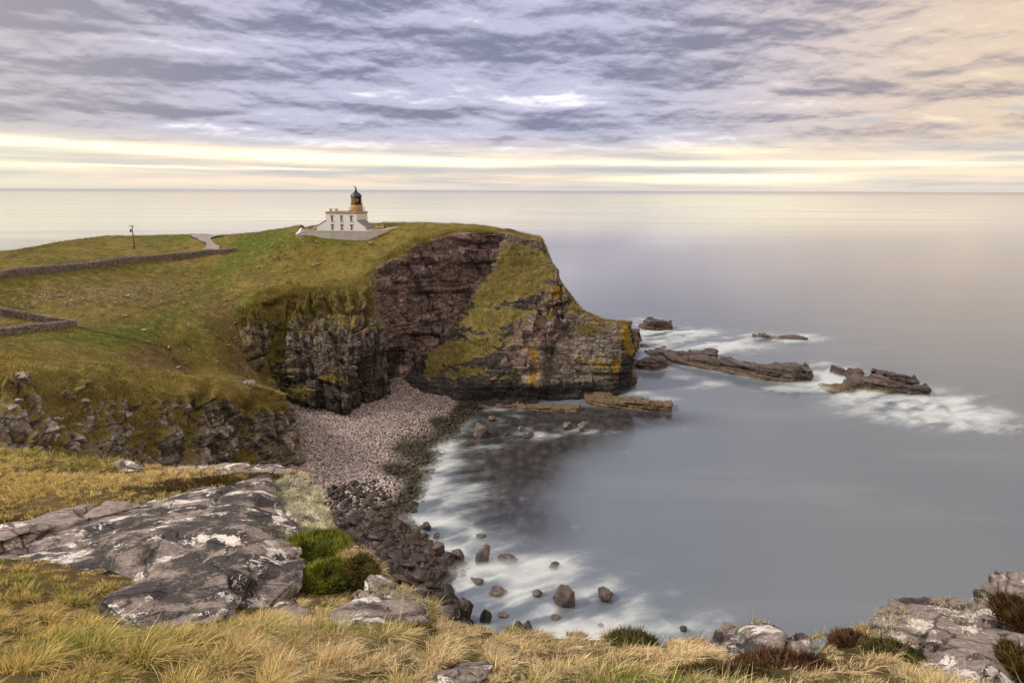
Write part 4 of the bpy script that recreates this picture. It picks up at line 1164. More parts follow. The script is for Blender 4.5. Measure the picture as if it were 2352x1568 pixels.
m_white, g, p = new_mat('white_render', 0.8, 0.3)
P = g.coord('Object')
stv = g.noise(g.mapping(P, (1.5, 1.5, 0.18)), 1.2, 5, 0.6)
c = g.mix(stv.sstep(0.58, 0.8) * 0.35, (0.66, 0.66, 0.68), (0.46, 0.43, 0.38))
g.link(c, p.inputs['Base Color']); g.link(g.bump(g.noise(P, 6, 4), 0.3, 0.03), p.inputs['Normal'])
m_wallw, g, p = new_mat('weathered_white_wall', 0.85, 0.2)
P = g.coord('Object')
stv = g.noise(g.mapping(P, (1.0, 1.0, 0.5)), 0.7, 6, 0.65)
br_ = g.noise(g.mapping(P, (0.7, 0.7, 4.5)), 1.0, 3, 0.5)
c = g.mix(stv.sstep(0.45, 0.72) * 0.7, (0.60, 0.58, 0.55), (0.40, 0.37, 0.31))
c = g.mix(br_.sstep(0.56, 0.7) * 0.3, c, (0.33, 0.31, 0.28))
g.link(c, p.inputs['Base Color']); g.link(g.bump(br_, 0.4, 0.05), p.inputs['Normal'])
m_ochre = plain('ochre_paint', (0.42, 0.235, 0.055), 0.6)
m_stone_trim = plain('buff_stone_trim', (0.46, 0.34, 0.20), 0.75)
m_blackp = plain('black_paint', (0.012, 0.013, 0.020), 0.35, 0.5, 0.3)
m_slate = plain('grey_slate', (0.17, 0.16, 0.15), 0.6, 0.4, 0.3, 4)
m_frame = plain('white_joinery', (0.62, 0.62, 0.62), 0.5)
m_rail = plain('grey_white_rail', (0.45, 0.45, 0.45), 0.5)
m_glass, g, p = new_mat('window_glass', 0.08, 0.5)
p.inputs['Base Color'].default_value = (0.014, 0.014, 0.018, 1)
m_lens, g, p = new_mat('lantern_glass', 0.06, 0.6)
p.inputs['Base Color'].default_value = (0.42, 0.44, 0.43, 1)
m_blind = plain('ochre_lantern_blind', (0.40, 0.20, 0.035), 0.5)


class MB:
    """collects boxes, prisms, tubes and lathes into one mesh"""
    def __init__(self): self.bm = bmesh.new()
    def box(self, x0, x1, y0, y1, z0, z1, bev=0.0):
        vs = [self.bm.verts.new((a, b, c_)) for c_ in (z0, z1) for a, b in ((x0, y0), (x1, y0), (x1, y1), (x0, y1))]
        for f in ((3, 2, 1, 0), (4, 5, 6, 7), (0, 1, 5, 4), (1, 2, 6, 5), (2, 3, 7, 6), (3, 0, 4, 7)): self.bm.faces.new([vs[i] for i in f])
        return self
    def prism(self, pts, axis, a0, a1):       # polygon extruded along an axis ('x' or 'y' or 'z')
        def mk(p_, a):
            return {'x': (a, p_[0], p_[1]), 'y': (p_[0], a, p_[1]), 'z': (p_[0], p_[1], a)}[axis]
        A_ = [self.bm.verts.new(mk(p_, a0)) for p_ in pts]; B_ = [self.bm.verts.new(mk(p_, a1)) for p_ in pts]
        n_ = len(pts); self.bm.faces.new(A_); self.bm.faces.new(B_[::-1])
        for i in range(n_): self.bm.faces.new([A_[i], B_[i], B_[(i + 1) % n_], A_[(i + 1) % n_]][::-1])
        return self
    def lathe(self, prof, cx=0, cy=0, n=32):
        R_ = []
        for r_, z_ in prof:
            R_.append([self.bm.verts.new((cx + max(r_, 1e-4) * math.cos(6.28319 * k / n), cy + max(r_, 1e-4) * math.sin(6.28319 * k / n), z_)) for k in range(n)])
        for A_, B_ in zip(R_[:-1], R_[1:]):
            for k in range(n): self.bm.faces.new([A_[k], A_[(k + 1) % n], B_[(k + 1) % n], B_[k]])
        self.bm.faces.new(R_[0][::-1]); self.bm.faces.new(R_[-1])
        return self
    def tube(self, pts, r, n=6):
        pts = [Vector(q) for q in pts]; R_ = []
        for i, q in enumerate(pts):
            d = (pts[min(i + 1, len(pts) - 1)] - pts[max(i - 1, 0)]).normalized()
            a = d.orthogonal().normalized(); b = d.cross(a)
            rr_ = r[i] if isinstance(r, (list, tuple)) else r
            R_.append([self.bm.verts.new(q + (a * math.cos(6.28319 * k / n) + b * math.sin(6.28319 * k / n)) * rr_) for k in range(n)])
        for A_, B_ in zip(R_[:-1], R_[1:]):
            for k in range(n): self.bm.faces.new([A_[k], A_[(k + 1) % n], B_[(k + 1) % n], B_[k]])
        self.bm.faces.new(R_[0][::-1]); self.bm.faces.new(R_[-1])
        return self
    def done(self, name, mat, parent=None, smooth=False, **kw):
        bmesh.ops.recalc_face_normals(self.bm, faces=self.bm.faces)
        me = bpy.data.meshes.new(name); self.bm.to_mesh(me); self.bm.free()
        me.materials.append(mat)
        if smooth: me.polygons.foreach_set('use_smooth', np.ones(len(me.polygons), bool))
        return add(name, me, parent, **kw)


# front wall runs from the left corner to the right corner of the house; local x along it, y to the back
a_ = wd(748, 486.3, 228.5); hz_top = a_[2]
YAW = math.radians(13)                       # front turned a little to the left
b_ = wd(818.5, 487.5, 226.0)
Wd = np.linalg.norm((b_ - a_)[:2])
yaw = math.atan2((b_ - a_)[1], (b_ - a_)[0])
H0 = 46.4                                     # yard level
HT = hz_top - H0
LH = empty('lighthouse', (a_[0], a_[1], H0), 'white flat-roofed lighthouse with an ochre lantern tower and black dome on the headland', 'lighthouse', rz=yaw)
DEP = 8.2
MB().box(0, Wd, 0, DEP, -1.5, HT - 0.58).done('wall', m_white, LH)
MB().box(-0.12, Wd + 0.12, -0.12, DEP + 0.12, HT - 0.58, HT - 0.20).box(-0.22, Wd + 0.22, -0.22, DEP + 0.22, HT - 0.20, HT - 0.02).done('cornice', m_stone_trim, LH)
MB().box(0.25, Wd - 0.25, 0.25, DEP - 0.25, HT - 0.02, HT + 0.10).done('roof', m_slate, LH)
# windows: centres across, two storeys
zp = hz_top - H0
for wx_ in (0.19, 0.50, 0.82):
    for row, (zt_, zb_) in enumerate(((HT - 1.22, HT - 2.95), (HT - 4.10, HT - 5.85))):
        cx_ = Wd * wx_ + 0.06
        ww = 0.36
        f = MB()
        f.box(cx_ - ww - .13, cx_ - ww + .02, -.07, .02, zb_, zt_).box(cx_ + ww - .02, cx_ + ww + .13, -.07, .02, zb_, zt_)
        fo_ = f.box(cx_ - ww + .02, cx_ + ww - .02, -.05, .02, (zt_ + zb_) / 2 - .045, (zt_ + zb_) / 2 + .045).box(cx_ - .025, cx_ + .025, -.04, .02, zb_, (zt_ + zb_) / 2 - .045).box(cx_ - .025, cx_ + .025, -.04, .02, (zt_ + zb_) / 2 + .045, zt_).done('window', m_frame, LH)
        MB().box(cx_ - ww + .02, cx_ + ww - .02, -.012, .02, zb_, zt_).done('pane', m_glass, fo_)
        MB().box(cx_ - ww - .30, cx_ + ww + .30, -.16, .02, zt_, zt_ + .20).box(cx_ - ww - .18, cx_ + ww + .18, -.10, .02, zt_ - .08, zt_).done('lintel', m_stone_trim, fo_)
        MB().box(cx_ - ww - .26, cx_ + ww + .26, -.18, .02, zb_ - .16, zb_).done('sill', m_frame, fo_)
MB().box(Wd * .5 - .35, Wd * .5 + .25, -.06, .02, HT - 3.62, HT - 3.50).done('date_stone', m_stone_trim, LH)
# lean-to wings on both flanks
zl = HT - 2.75
MB().prism([(0, -1.5), (0, zl), (-3.55, zl - 2.05), (-3.55, -1.5)], 'y', 0.0, DEP - 1).done('wing_wall', m_white, LH)
MB().prism([(0, zl + .02), (0, zl + .16), (-3.85, zl - 2.05), (-3.85, zl - 2.19)], 'y', -0.12, DEP - .9).done('wing_roof', m_slate, LH)
MB().box(-4.5, -3.6, 0.3, 1.3, zl - 2.6, zl - 1.95).box(-4.65, -3.55, .2, 1.4, zl - 1.95, zl - 1.75).done('wing_chimney', m_stone_trim, LH)
MB().prism([(Wd, -1.5), (Wd, zl), (Wd + 3.1, zl - 2.1), (Wd + 3.1, -1.5)], 'y', 0.0, DEP - 2).done('wing_wall', m_white, LH)
MB().prism([(Wd, zl + .02), (Wd, zl + .16), (Wd + 3.45, zl - 2.17), (Wd + 3.45, zl - 2.33)], 'y', -0.15, DEP - 1.9).done('wing_roof', m_slate, LH)
for cx_, cy_ in ((1.05, 1.6), (2.55, 2.6), (8.2, 1.0), (9.6, 2.2)):
    s_ = 1.0 if cx_ < 5 else 0.62
    ch = MB().box(cx_ - .42, cx_ + .42, cy_ - .3, cy_ + .3, HT + .1, HT + .1 + .30 * s_).box(cx_ - .26, cx_ + .26, cy_ - .2, cy_ + .2, HT + .1 + .30 * s_, HT + .1 + .55 * s_).done('chimney', m_stone_trim, LH)
    MB().box(cx_ - .50, cx_ + .50, cy_ - .36, cy_ + .36, HT + .1 + .55 * s_, HT + .1 + .86 * s_).done('chimney_cap', m_stone_trim, ch)
# tower
tx, ty = Wd * 0.865 - 1.2, DEP * 0.72
tb = MB().lathe([(2.02, HT - 1), (1.96, HT + 1.3), (1.92, HT + 2.45)], tx, ty).done('tower', m_ochre, LH, True)
MB().lathe([(1.95, HT + 2.45), (2.12, HT + 2.47), (2.12, HT + 2.60), (1.9, HT + 2.62)], tx, ty).done('lantern_gallery', m_blackp, LH)
rb = MB()
for k in range(20):
    t = 6.28319 * k / 20; rb.tube([(tx + 2.55 * math.cos(t), ty + 2.55 * math.sin(t), HT + .1), (tx + 2.55 * math.cos(t), ty + 2.55 * math.sin(t), HT + 1.5)], .035, 5)
for hh in (0.55, 1.0, 1.5):
    rb.tube([(tx + 2.55 * math.cos(6.28319 * k / 40), ty + 2.55 * math.sin(6.28319 * k / 40), HT + hh) for k in range(41)], .035, 5)
rb.done('balcony_rail', m_rail, LH)
MB().lathe([(2.62, HT - .2), (2.62, HT + .12), (2.0, HT + .13)], tx, ty).done('balcony', m_stone_trim, LH)
z0, z1 = HT + 2.62, HT + 4.70
# blinds behind most of the glazing, the lens shows on the right
bl = MB()
N_ = 40
for k in range(N_):
    t0_, t1_ = 6.28319 * k / N_, 6.28319 * (k + 1) / N_
    tm = math.degrees((t0_ + t1_) / 2)
    if 292 < tm < 350: continue
    q = [bl.bm.verts.new((tx + 1.66 * math.cos(t), ty + 1.66 * math.sin(t), zq)) for zq in (z0, z1) for t in (t0_, t1_)]
    bl.bm.faces.new([q[0], q[1], q[3], q[2]])
bl.done('lantern_blind', m_blind, LH)
MB().lathe([(0.3, z0), (0.75, z0 + .3), (1.0, z0 + 0.9), (1.0, z0 + 1.25), (.75, z0 + 1.8), (.3, z1)], tx, ty, 24).done('lens', m_lens, LH, True)
gb = MB()
for k in range(14):
    t = 6.28319 * k / 14; t2 = t + 6.28319 / 14
    for s1, s2 in ((t, t2), (t2, t)):
        gb.tube([(tx + 1.78 * math.cos(s1), ty + 1.78 * math.sin(s1), z0), (tx + 1.78 * math.cos(s2), ty + 1.78 * math.sin(s2), z1)], .028, 4)
gb.tube([(tx + 1.79 * math.cos(6.28319 * k / 28), ty + 1.79 * math.sin(6.28319 * k / 28), (z0 + z1) / 2) for k in range(29)], .03, 4)
gb.done('glazing_bars', m_blackp, LH)
dm = [(1.92, z1), (1.95, z1 + .12)] + [(1.80 * math.cos(a), z1 + .12 + 1.55 * math.sin(a)) for a in np.linspace(0, 1.30, 9)]
do = MB().lathe(dm, tx, ty).done('dome', m_blackp, LH, True)
zd = z1 + 1.55
MB().lathe([(.52, zd), (.52, zd + .35), (.58, zd + .38), (.58, zd + .46), (.24, zd + .52), (.24, zd + 1.05), (.34, zd + 1.15), (.34, zd + 1.35), (.15, zd + 1.5)], tx, ty, 16).done('ventilator', m_blackp, do)
MB().tube([(tx, ty, zd + 1.45), (tx, ty, zd + 2.05)], .05).box(tx - .62, tx + .25, ty - .025, ty + .025, zd + 1.72, zd + 1.84).box(tx - .80, tx - .42, ty - .025, ty + .025, zd + 1.64, zd + 1.98).done('weather_vane', m_blackp, do)
MB().tube([(tx - .9 + .0, ty - 1.62, z0)] + [(tx - .9 + .25 * i / 5, ty - 1.62 + .0 * i + (1.1 * (i / 5) ** 2), z1 + .1 + 1.25 * i / 5) for i in range(6)], .04, 5).done('ladder_rail', m_rail, do)

# boundary wall round the yard
def wall_strip(name, base, top_z, thick, mat, **kw):
    """base: plan points; top_z per point; sunk into the ground"""
    base = np.asarray(base, float); P_ = []; V = []; 
    seg = 0.5; L = np.r_[0, np.cumsum(np.linalg.norm(np.diff(base[:, :2], axis=0), axis=1))]
    t = np.unique(np.r_[np.arange(0, L[-1], seg), L])
    bx_, by_ = np.interp(t, L, base[:, 0]), np.interp(t, L, base[:, 1]); tz = np.interp(t, L, top_z)
    tx_, ty_ = np.gradient(bx_, t), np.gradient(by_, t); ln = np.hypot(tx_, ty_); nx, ny = -ty_ / ln, tx_ / ln
    return bx_, by_, tz, nx, ny, t


def yard_wall(pts, tops, name, label):
    bx_, by_, tz, nx, ny, t = wall_strip(name, pts, tops, .5, m_wallw)
    zg = hill(bx_, by_) - 1.2
    root = None
    n_ = len(bx_)
    def sec(h0, h1, w0, w1):
        V = np.stack([np.stack([bx_ + nx * a, by_ + ny * a, zz_], -1) for a, zz_ in ((w0, h0), (w0, h1), (w1, h1), (w1, h0))], 1)
        F = []
        for i in range(n_ - 1):
            for k in range(4): F.append([i * 4 + k, i * 4 + (k + 1) % 4, (i + 1) * 4 + (k + 1) % 4, (i + 1) * 4 + k])
        F += [[3, 2, 1, 0], [(n_ - 1) * 4 + k for k in range(4)]]
        bm = bmesh.new(); vs = [bm.verts.new(v) for v in V.reshape(-1, 3)]
        for f_ in F: bm.faces.new([vs[k] for k in f_])
        bmesh.ops.recalc_face_normals(bm, faces=bm.faces)
        me = bpy.data.meshes.new('wall'); bm.to_mesh(me); bm.free(); return me
    me = sec(zg, tz - 0.12, -.25, .25); me.materials.append(m_wallw)
    o = add(name, me, None, label, 'wall')
    mc = sec(tz - 0.12, tz, -.33, .33); mc.materials.append(m_white)
    add('coping', mc, o)
    return o


p0 = wd(679, 536, 216.0); p1 = wd(698, 529, 217)
f1 = wd(757, 529.5, 218.2); f2 = wd(840, 530.5, 221.5); f3 = wd(880, 527, 226); f4 = wd(912, 520.5, 232)
yard_wall([p0, p1, f1, f2, f3, f4], [p0[2] - .3, p1[2], f1[2], f2[2], f3[2], f4[2] - .1], 'yard_wall', 'long weathered white wall along the front of the lighthouse yard')
pb0 = wd(757 - 60, 529, 229)
yard_wall([p0 + (0.1, .6, 0), wd(692, 524, 224), wd(735, 522.5, 232)], [p0[2] - .35, wd(692, 524, 224)[2], wd(735, 522.5, 232)[2] - .4], 'yard_wall', 'short white wall running back at the left end of the lighthouse yard')
e0 = wd(853, 523.5, 236); e1 = wd(880, 521.5, 239); e2 = wd(898, 519.5, 236)
yard_wall([e0, e1, e2], [e0[2], e1[2], e2[2] - .2], 'yard_wall', 'white yard wall behind the right wing, partly hidden by the grass rise')

# ------------------------------------------------------------------ dry stone walls
m_dry, g, p = new_mat('dry_stone', 0.9, 0.2)
P = g.pos()
pm = g.mapping(P, (1, 1, 1.7))
vc = g.sep(g.voro(pm, 2.6, k='Color'))[0]; vd = g.voro(pm, 2.6, 'DISTANCE_TO_EDGE')
c = g.mix(vc, (0.13, 0.10, 0.09), (0.36, 0.30, 0.27))
c = g.mix((1.0 - vd.sstep(0.01, 0.09)) * 0.85, c, (0.022, 0.018, 0.016))
c = g.mix(g.attr('cap') * 0.6, c, (0.34, 0.31, 0.28))
c = g.mix(g.noise(P, 0.5, 4).sstep(0.5, 0.75) * 0.4, c, (0.085, 0.07, 0.06))
g.link(c, p.inputs['Base Color']); g.link(g.bump(vd.sstep(0.0, 0.12), 0.9, 0.15), p.inputs['Normal'])


def dry_wall(qpts, heights, label):
    pts = [on_hill(*q) for q in qpts]
    base = np.array(pts); L = np.r_[0, np.cumsum(np.linalg.norm(np.diff(base[:, :2], axis=0), axis=1))]
    t = np.arange(0, L[-1], 0.22); bx_, by_ = np.interp(t, L, base[:, 0]), np.interp(t, L, base[:, 1]); h_ = np.interp(t, L, heights)
    sm = np.ones(9) / 9
    tx_, ty_ = np.gradient(bx_), np.gradient(by_); ln = np.hypot(tx_, ty_) + 1e-9; nx, ny = -ty_ / ln, tx_ / ln
    zg = hill(bx_, by_) + 0.15
    prof = np.array([(-.38, -1.0), (-.36, 0.0), (-.32, .35), (-.28, .7), (-.24, .96), (-.12, 1.04), (.12, 1.04), (.24, .96), (.28, .7), (.32, .35), (.36, 0), (.38, -1.0)])
    V = np.stack([bx_[:, None] + nx[:, None] * prof[None, :, 0], by_[:, None] + ny[:, None] * prof[None, :, 0], zg[:, None] + h_[:, None] * np.maximum(prof[None, :, 1], 0) + np.minimum(prof[None, :, 1], 0)], -1)
    jit = 0.09 * vn(t[:, None] * 2.6 + 0 * prof[None, :, 0], prof[None, :, 1] * 5 + 0 * t[:, None], prof[None, :, 0] * 5 + 0 * t[:, None], 77)
    V[..., 2] += np.where(prof[None, :, 1] > 0.9, jit * 1.6, 0); V[..., 0] += nx[:, None] * jit; V[..., 1] += ny[:, None] * jit
    cap = np.repeat((prof[None, :, 1] > 0.9).astype(float), len(t), 0)
    k = len(prof)
    return add('stone_wall', mesh_np('stone_wall', V, [grid_faces(len(t), k), np.arange(k)[None], ((len(t) - 1) * k + np.arange(k))[None, ::-1]], dict(cap=cap.ravel()), m_dry, smooth=False), None, label, 'stone wall')


dry_wall([(-260, 690), (-120, 662), (0, 643), (140, 627), (270, 608), (400, 594), (480, 584), (543, 577)], [2.2, 2.0, 1.9, 1.9, 1.8, 1.6, 1.4, 1.15], 'long dry stone wall climbing the hillside towards the track')
dry_wall([(-200, 700), (0, 726), (90, 740), (176, 751), (120, 758), (60, 764), (0, 772), (-160, 796)], [1.7, 1.6, 1.5, 1.35, 1.35, 1.35, 1.35, 1.4], 'low dry stone wall bent to a sharp corner around a small field')

# track over the rise
m_track, g, p = new_mat('track', 0.95, 0.2)
n = g.noise(g.pos(), 0.8, 5, 0.6)
g.link(g.mix(n.sstep(0.35, 0.7), (0.20, 0.18, 0.175), (0.30, 0.275, 0.27)), p.inputs['Base Color'])
lq = [(430, 541.5), (448, 549), (468, 559), (478, 567), (462, 577)]; rq = [(520, 541.5), (484, 549), (486, 556), (502, 569), (508, 577)]
la = np.array([on_hill(*q, 150, 246) for q in lq]); ra = np.array([on_hill(*q, 150, 246) for q in rq])
t0 = np.linspace(0, 1, 5); t = np.linspace(0, 1, 40); s_ = np.linspace(0, 1, 12)
L3 = np.stack([np.interp(t, t0, la[:, k]) for k in range(2)], -1); R3 = np.stack([np.interp(t, t0, ra[:, k]) for k in range(2)], -1)
XY = L3[:, None] * (1 - s_[None, :, None]) + R3[:, None] * s_[None, :, None]
XY += 0.4 * vn(XY[..., 0] * .4, XY[..., 1] * .4, 0, 31)[..., None]
Zt = hill(XY[..., 0], XY[..., 1]) + 0.55
add('track', mesh_np('track', np.concatenate([XY, Zt[..., None]], -1), grid_faces(40, 12), None, m_track), kind='structure')

# electricity pole
m_wood = plain('weathered_timber', (0.11, 0.075, 0.05), 0.85); m_metal = plain('dark_metal', (0.04, 0.05, 0.045), 0.5)
pb_ = on_hill(309, 571, 150, 246); tp = wd(304, 517, pb_[1]); ph = tp[2] - pb_[2]
PL = empty('electricity_pole', tuple(pb_), 'thin timber electricity pole with a crossarm on the grassy rise above the stone wall', 'pole')
MB().tube([(0, 0, -1), (0, 0, ph)], [.19, .13], 10).done('post', m_wood, PL, True)
MB().box(-.85, .75, -.16, -.06, ph - .42, ph - .28).done('crossarm', m_wood, PL)
for xx in (-.75, 0.02, .65): MB().lathe([(.05, ph - .28), (.09, ph - .2), (.05, ph - .1), (.07, ph - .02)], xx, -.11, 10).done('insulator', m_metal, PL)
MB().lathe([(.26, ph - 2.1), (.30, ph - 2.0), (.30, ph - 1.45), (.22, ph - 1.35), (.07, ph - 1.3), (.07, ph - 1.1)], -.45, -.2, 14).done('transformer', m_metal, PL, True)
MB().tube([(.12, 0, ph - .6), (1.9, 1.2, ph - 2.4), (3.6, 2.4, ph - 4.4), (5.2, 3.4, -.6)], .022, 4).done('stay_wire', m_metal, PL)

# stones strewn on the hillside, each its own
m_pale, g, p = new_mat('pale_field_stone', 0.85, 0.2)
n = g.noise(g.coord('Object'), 1.6, 4, 0.6)
g.link(g.mix(n.sstep(0.35, 0.65), (0.14, 0.12, 0.108), (0.38, 0.345, 0.315)), p.inputs['Base Color'])
fp = []
for i in range(5):
    v, f = hull_rock(700 + i, 1, 11, (1, .8, .6), .06, .3); fp.append(mesh_np('field_stone', v, f, None, m_pale, smooth=False))
r = np.random.default_rng(5)
spots = []
for (a, b, c_, d_, n_, lab) in [(20, 640, 650, 730, 150, 'small pale stone strewn on the rough slope below the long stone wall'),
                                (570, 800, 555, 660, 48, 'small pale stone on the green slope below the lighthouse yard'),
                                (190, 480, 740, 800, 16, 'small pale stone in the green dip right of the bent wall'),
                                (385, 440, 795, 866, 20, 'pale stone in the bed of the little burn'),
                                (480, 610, 690, 868, 36, 'pale stone on the brown broken slope left of the cliff')]:
    for _ in range(n_): spots.append((r.uniform(a, b), r.uniform(c_, d_), lab, 0.15 + 0.36 * r.uniform() ** 2.5))
for i, (a, b, lab, s_) in enumerate(spots):
    q = on_hill(a, b)
    if q[1] > 250: continue
    o = add('field_stone', fp[i % 5]); o.location = (q[0], q[1], q[2] + .25 + s_ * .2); o.scale = (s_ * 1.3, s_, s_)
    o.rotation_euler = (r.uniform(-.3, .3), r.uniform(-.3, .3), r.uniform(0, 6.28))
    o['label'] = lab; o['category'] = 'stone'; o['group'] = lab.split(' stone ')[1].strip() + ' stones'
for (a, b, s_, lab) in [(852, 561, .9, 'dark flat boulder in the grass just below the yard wall'), (728, 609, .62, 'whitest small boulder on the slope under the lighthouse'), (718, 611, .5, 'grey stone touching the whitest boulder on the slope'),
                        (295, 682, .8, 'flat pale boulder below the middle of the long wall'), (518, 692, .6, 'round grey stone near the end of the long wall'), (330, 762, .7, 'lone pale stone high above the bent wall corner'),
                        (573, 885, 1.1, 'pale flat block at the foot of the brown slope by the knoll')]:
    q = on_hill(a, b); v, f = hull_rock(int(a), 2, 12, (1.2, .8, .55), .07, .25)
    o = add('field_stone', mesh_np('field_stone', v * s_, f, None, m_pale), None, lab, 'stone'); o.location = (q[0], q[1], q[2] + .3 + s_ * .2)
# rubble on the near shoulder of the knoll
r = np.random.default_rng(8)
for i in range(46):
    a, b = (r.uniform(0, 200), r.uniform(955, 1040)) if i < 30 else (r.uniform(20, 330), r.uniform(860, 1000))
    k = int(np.argmin((KN_Q[:, 0] - a) ** 2 + (KN_Q[:, 1] - b) ** 2)); q = KN_P[k]
    s_ = (0.35 + 0.9 * r.uniform() ** 2) * (1.15 if i < 30 else .7)
    o = add('rubble_stone', fp[i % 5]); o.location = (q[0], q[1], q[2] + s_ * .15); o.scale = (s_ * 1.3, s_, s_)
    o.rotation_euler = (r.uniform(-.5, .5), r.uniform(-.5, .5), r.uniform(0, 6.28))
    o['label'] = 'angular pale stone in the rubble on the near shoulder of the knoll' if i < 30 else 'pale stone on the mossy upper face of the knoll'
    o['category'] = 'stone'; o['group'] = 'rubble stones' if i < 30 else 'stones on the knoll face'
for (a, b, s_, lab) in [(50, 1000, 1.5, 'large pale block leftmost in the knoll rubble'), (92, 1004, 1.6, 'large wedge-shaped block second from the left in the knoll rubble'), (133, 1008, 1.5, 'large grey block third from the left in the knoll rubble'), (48, 882, 1.5, 'pale outcrop stone alone high on the left of the knoll')]:
    k = int(np.argmin((KN_Q[:, 0] - a) ** 2 + (KN_Q[:, 1] - b) ** 2)); q = KN_P[k]
    v, f = hull_rock(int(a) + 900, 3, 10, (1.1, .8, .75), .05, .25)
    o = add('rubble_stone', mesh_np('rubble_stone', v * s_, f, None, m_pale), None, lab, 'stone'); o.location = (q[0], q[1], q[2] + s_ * .2)

# ------------------------------------------------------------------ near ground
FG = [(-600,1568,3.2),(0,1568,3.0),(600,1568,3.0),(1176,1568,3.0),(1800,1568,3.0),(2352,1568,3.0),(2900,1560,3.2),
      (0,1290,7.0),(-500,1290,7.5),(0,1430,4.6),(-500,1430,5.0),(330,1450,4.7),(600,1445,4.75),(900,1462,4.6),(1100,1478,4.5),(1350,1486,4.4),(1600,1490,4.4),(1750,1494,4.4),(2000,1474,4.6),(2120,1500,4.2),(2300,1440,5),
      (0,1200,9.3),(-500,1180,10),(0,1120,12.5),(300,1112,12.5),(0,1042,18),(340,1074,16.5),(690,1096,14),(-500,1030,20),(500,1082,15.5),(430,1140,11.5),(350,1330,6.9),(700,1335,7.4),(640,1420,5.9),(780,1290,8),(230,1250,8.3),(560,1120,12.6)]
gnd = TPS([wd(*q) for q in FG], 1e-6)
EDGE = [wd(*q)[:2] for q in [(-900,1020,22),(-500,1028,20.5),(0,1040,18.6),(340,1072,17),(500,1078,16),(690,1085,15),(700,1110,12.9),(695,1180,10.6),(715,1235,9.3),(785,1268,8.9),(865,1312,7.6),(985,1400,6.2),(1000,1440,5.3),(1180,1470,4.8),(1500,1482,4.7),(1880,1488,4.7),(2050,1440,5.2),(2352,1330,6.5),(2800,1280,7.5)]]
EP = [tuple(e) for e in EDGE] + [(14, 3), (14, -8), (-30, -8), (-30, 12)]
gx = np.arange(-26, 13, 0.16); gy = np.arange(-6, 34, 0.16)
X, Y = np.meshgrid(gx, gy, indexing='ij')
sd = poly_sd(X, Y, EP)
def ground(x_, y_):
    return gnd(x_, y_) + 0.06 * fbm(np.asarray(x_) * .8, np.asarray(y_) * .8, 0, 3, seed=301)
def _og(px, py):
    D_ = np.linspace(3, 24, 900); p_ = wd(np.full(900, px), np.full(900, py), D_)
    return (px, py, float(D_[int(np.argmax(p_[:, 2] < ground(p_[:, 0], p_[:, 1]) + .08))]))


SLABP = [_og(*q_) for q_ in ((-70,1226),(60,1194),(180,1168),(318,1150),(318,1157),(150,1194),(-70,1248))]
# where rock covers the turf no grass grows
def q_poly(pts): return [wd(*q)[:2] for q in pts]
ROCKP = [q_poly(z_) for z_ in (
 [(-80,1280,7.3),(-80,1240,9.2),(200,1192,10.1),(430,1132,11.3),(690,1086,13.0),(776,1252,9.4),(702,1288,7.7),(690,1322,7.2),(610,1385,6.5),(548,1382,6.3),(520,1330,6.5),(345,1300,6.9),(150,1286,7.25)],
 [(240,1382,5.5),(345,1300,6.45),(440,1284,6.6),(520,1345,5.8),(528,1395,5.3),(440,1425,5.0),(335,1430,4.95)],
 [(728,1446,5.4),(850,1316,7.2),(900,1332,7.0),(990,1425,5.7),(965,1448,5.35)],
 SLABP,
 [(995,1545,3.2),(1040,1518,3.5),(1120,1513,3.55),(1138,1524,3.4),(1110,1545,3.15),(1040,1568,3.0)],
 [(1640,1490,4.5),(1670,1445,5.0),(1870,1446,4.9),(1870,1490,4.5)],
 [(2050,1440,5.0),(2070,1380,5.6),(2420,1340,6.3),(2420,1600,3.0),(2200,1600,3.1),(2120,1520,3.9)],
 [(250,1066,16.8),(330,1064,16.9),(335,1078,16.2),(290,1080,15.8)])]
ROCKD = [0.55, 0.35, 0.7, 0.55, 0.2, 0.45, 0.55, 0.4]
ROCKP.append(q_poly([(600,1112,12.2),(690,1086,13.2),(770,1130,12.4),(800,1255,9.4),(735,1256,9.0),(690,1236,8.9),(648,1172,10.2)])); ROCKD.append(1.8)

yy = np.maximum(Y, 2.2)
Z = ground(X, yy) + np.minimum(Y - 2.2, 0) * -0.3
o_ = np.maximum(sd, 0)
for pl_, dp_ in zip(ROCKP, ROCKD):
    Z = Z - dp_ * sstep(-poly_sd(X, Y, pl_), -0.12, 0.22)
Z = Z - np.where((Y > 2.5), 1.3 * o_ + 0.8 * o_ ** 2, 0)
Z = np.maximum(Z, 3.0) + 0.5 * fbm(X * .5, Y * .5, Z * .5, 3, seed=302) * sstep(o_, 0.3, 2)
m_near, g, p = new_mat('near_turf', 0.95, 0.1)
P = g.pos()
n1 = g.noise(P, 0.8, 5, 0.6); n2 = g.noise(P, 5, 5, 0.65)
c = g.mix(n1.sstep(0.35, 0.65), (0.055, 0.050, 0.014), (0.115, 0.082, 0.032))
c = g.mix(n2.sstep(0.4, 0.7) * 0.6, c, (0.030, 0.024, 0.012))
c = g.mix(g.attr('rock'), c, g.mix(n2, (0.06, 0.05, 0.045), (0.22, 0.18, 0.16)))
g.link(c, p.inputs['Base Color']); g.link(g.bump(n2, 0.8, 0.06), p.inputs['Normal'])
add('near_ground', mesh_np('near_ground', np.stack([X, Y, Z], -1), grid_faces(len(gx), len(gy)), dict(rock=sstep(sd, 0.3, 1.2).ravel()), m_near), kind='structure')

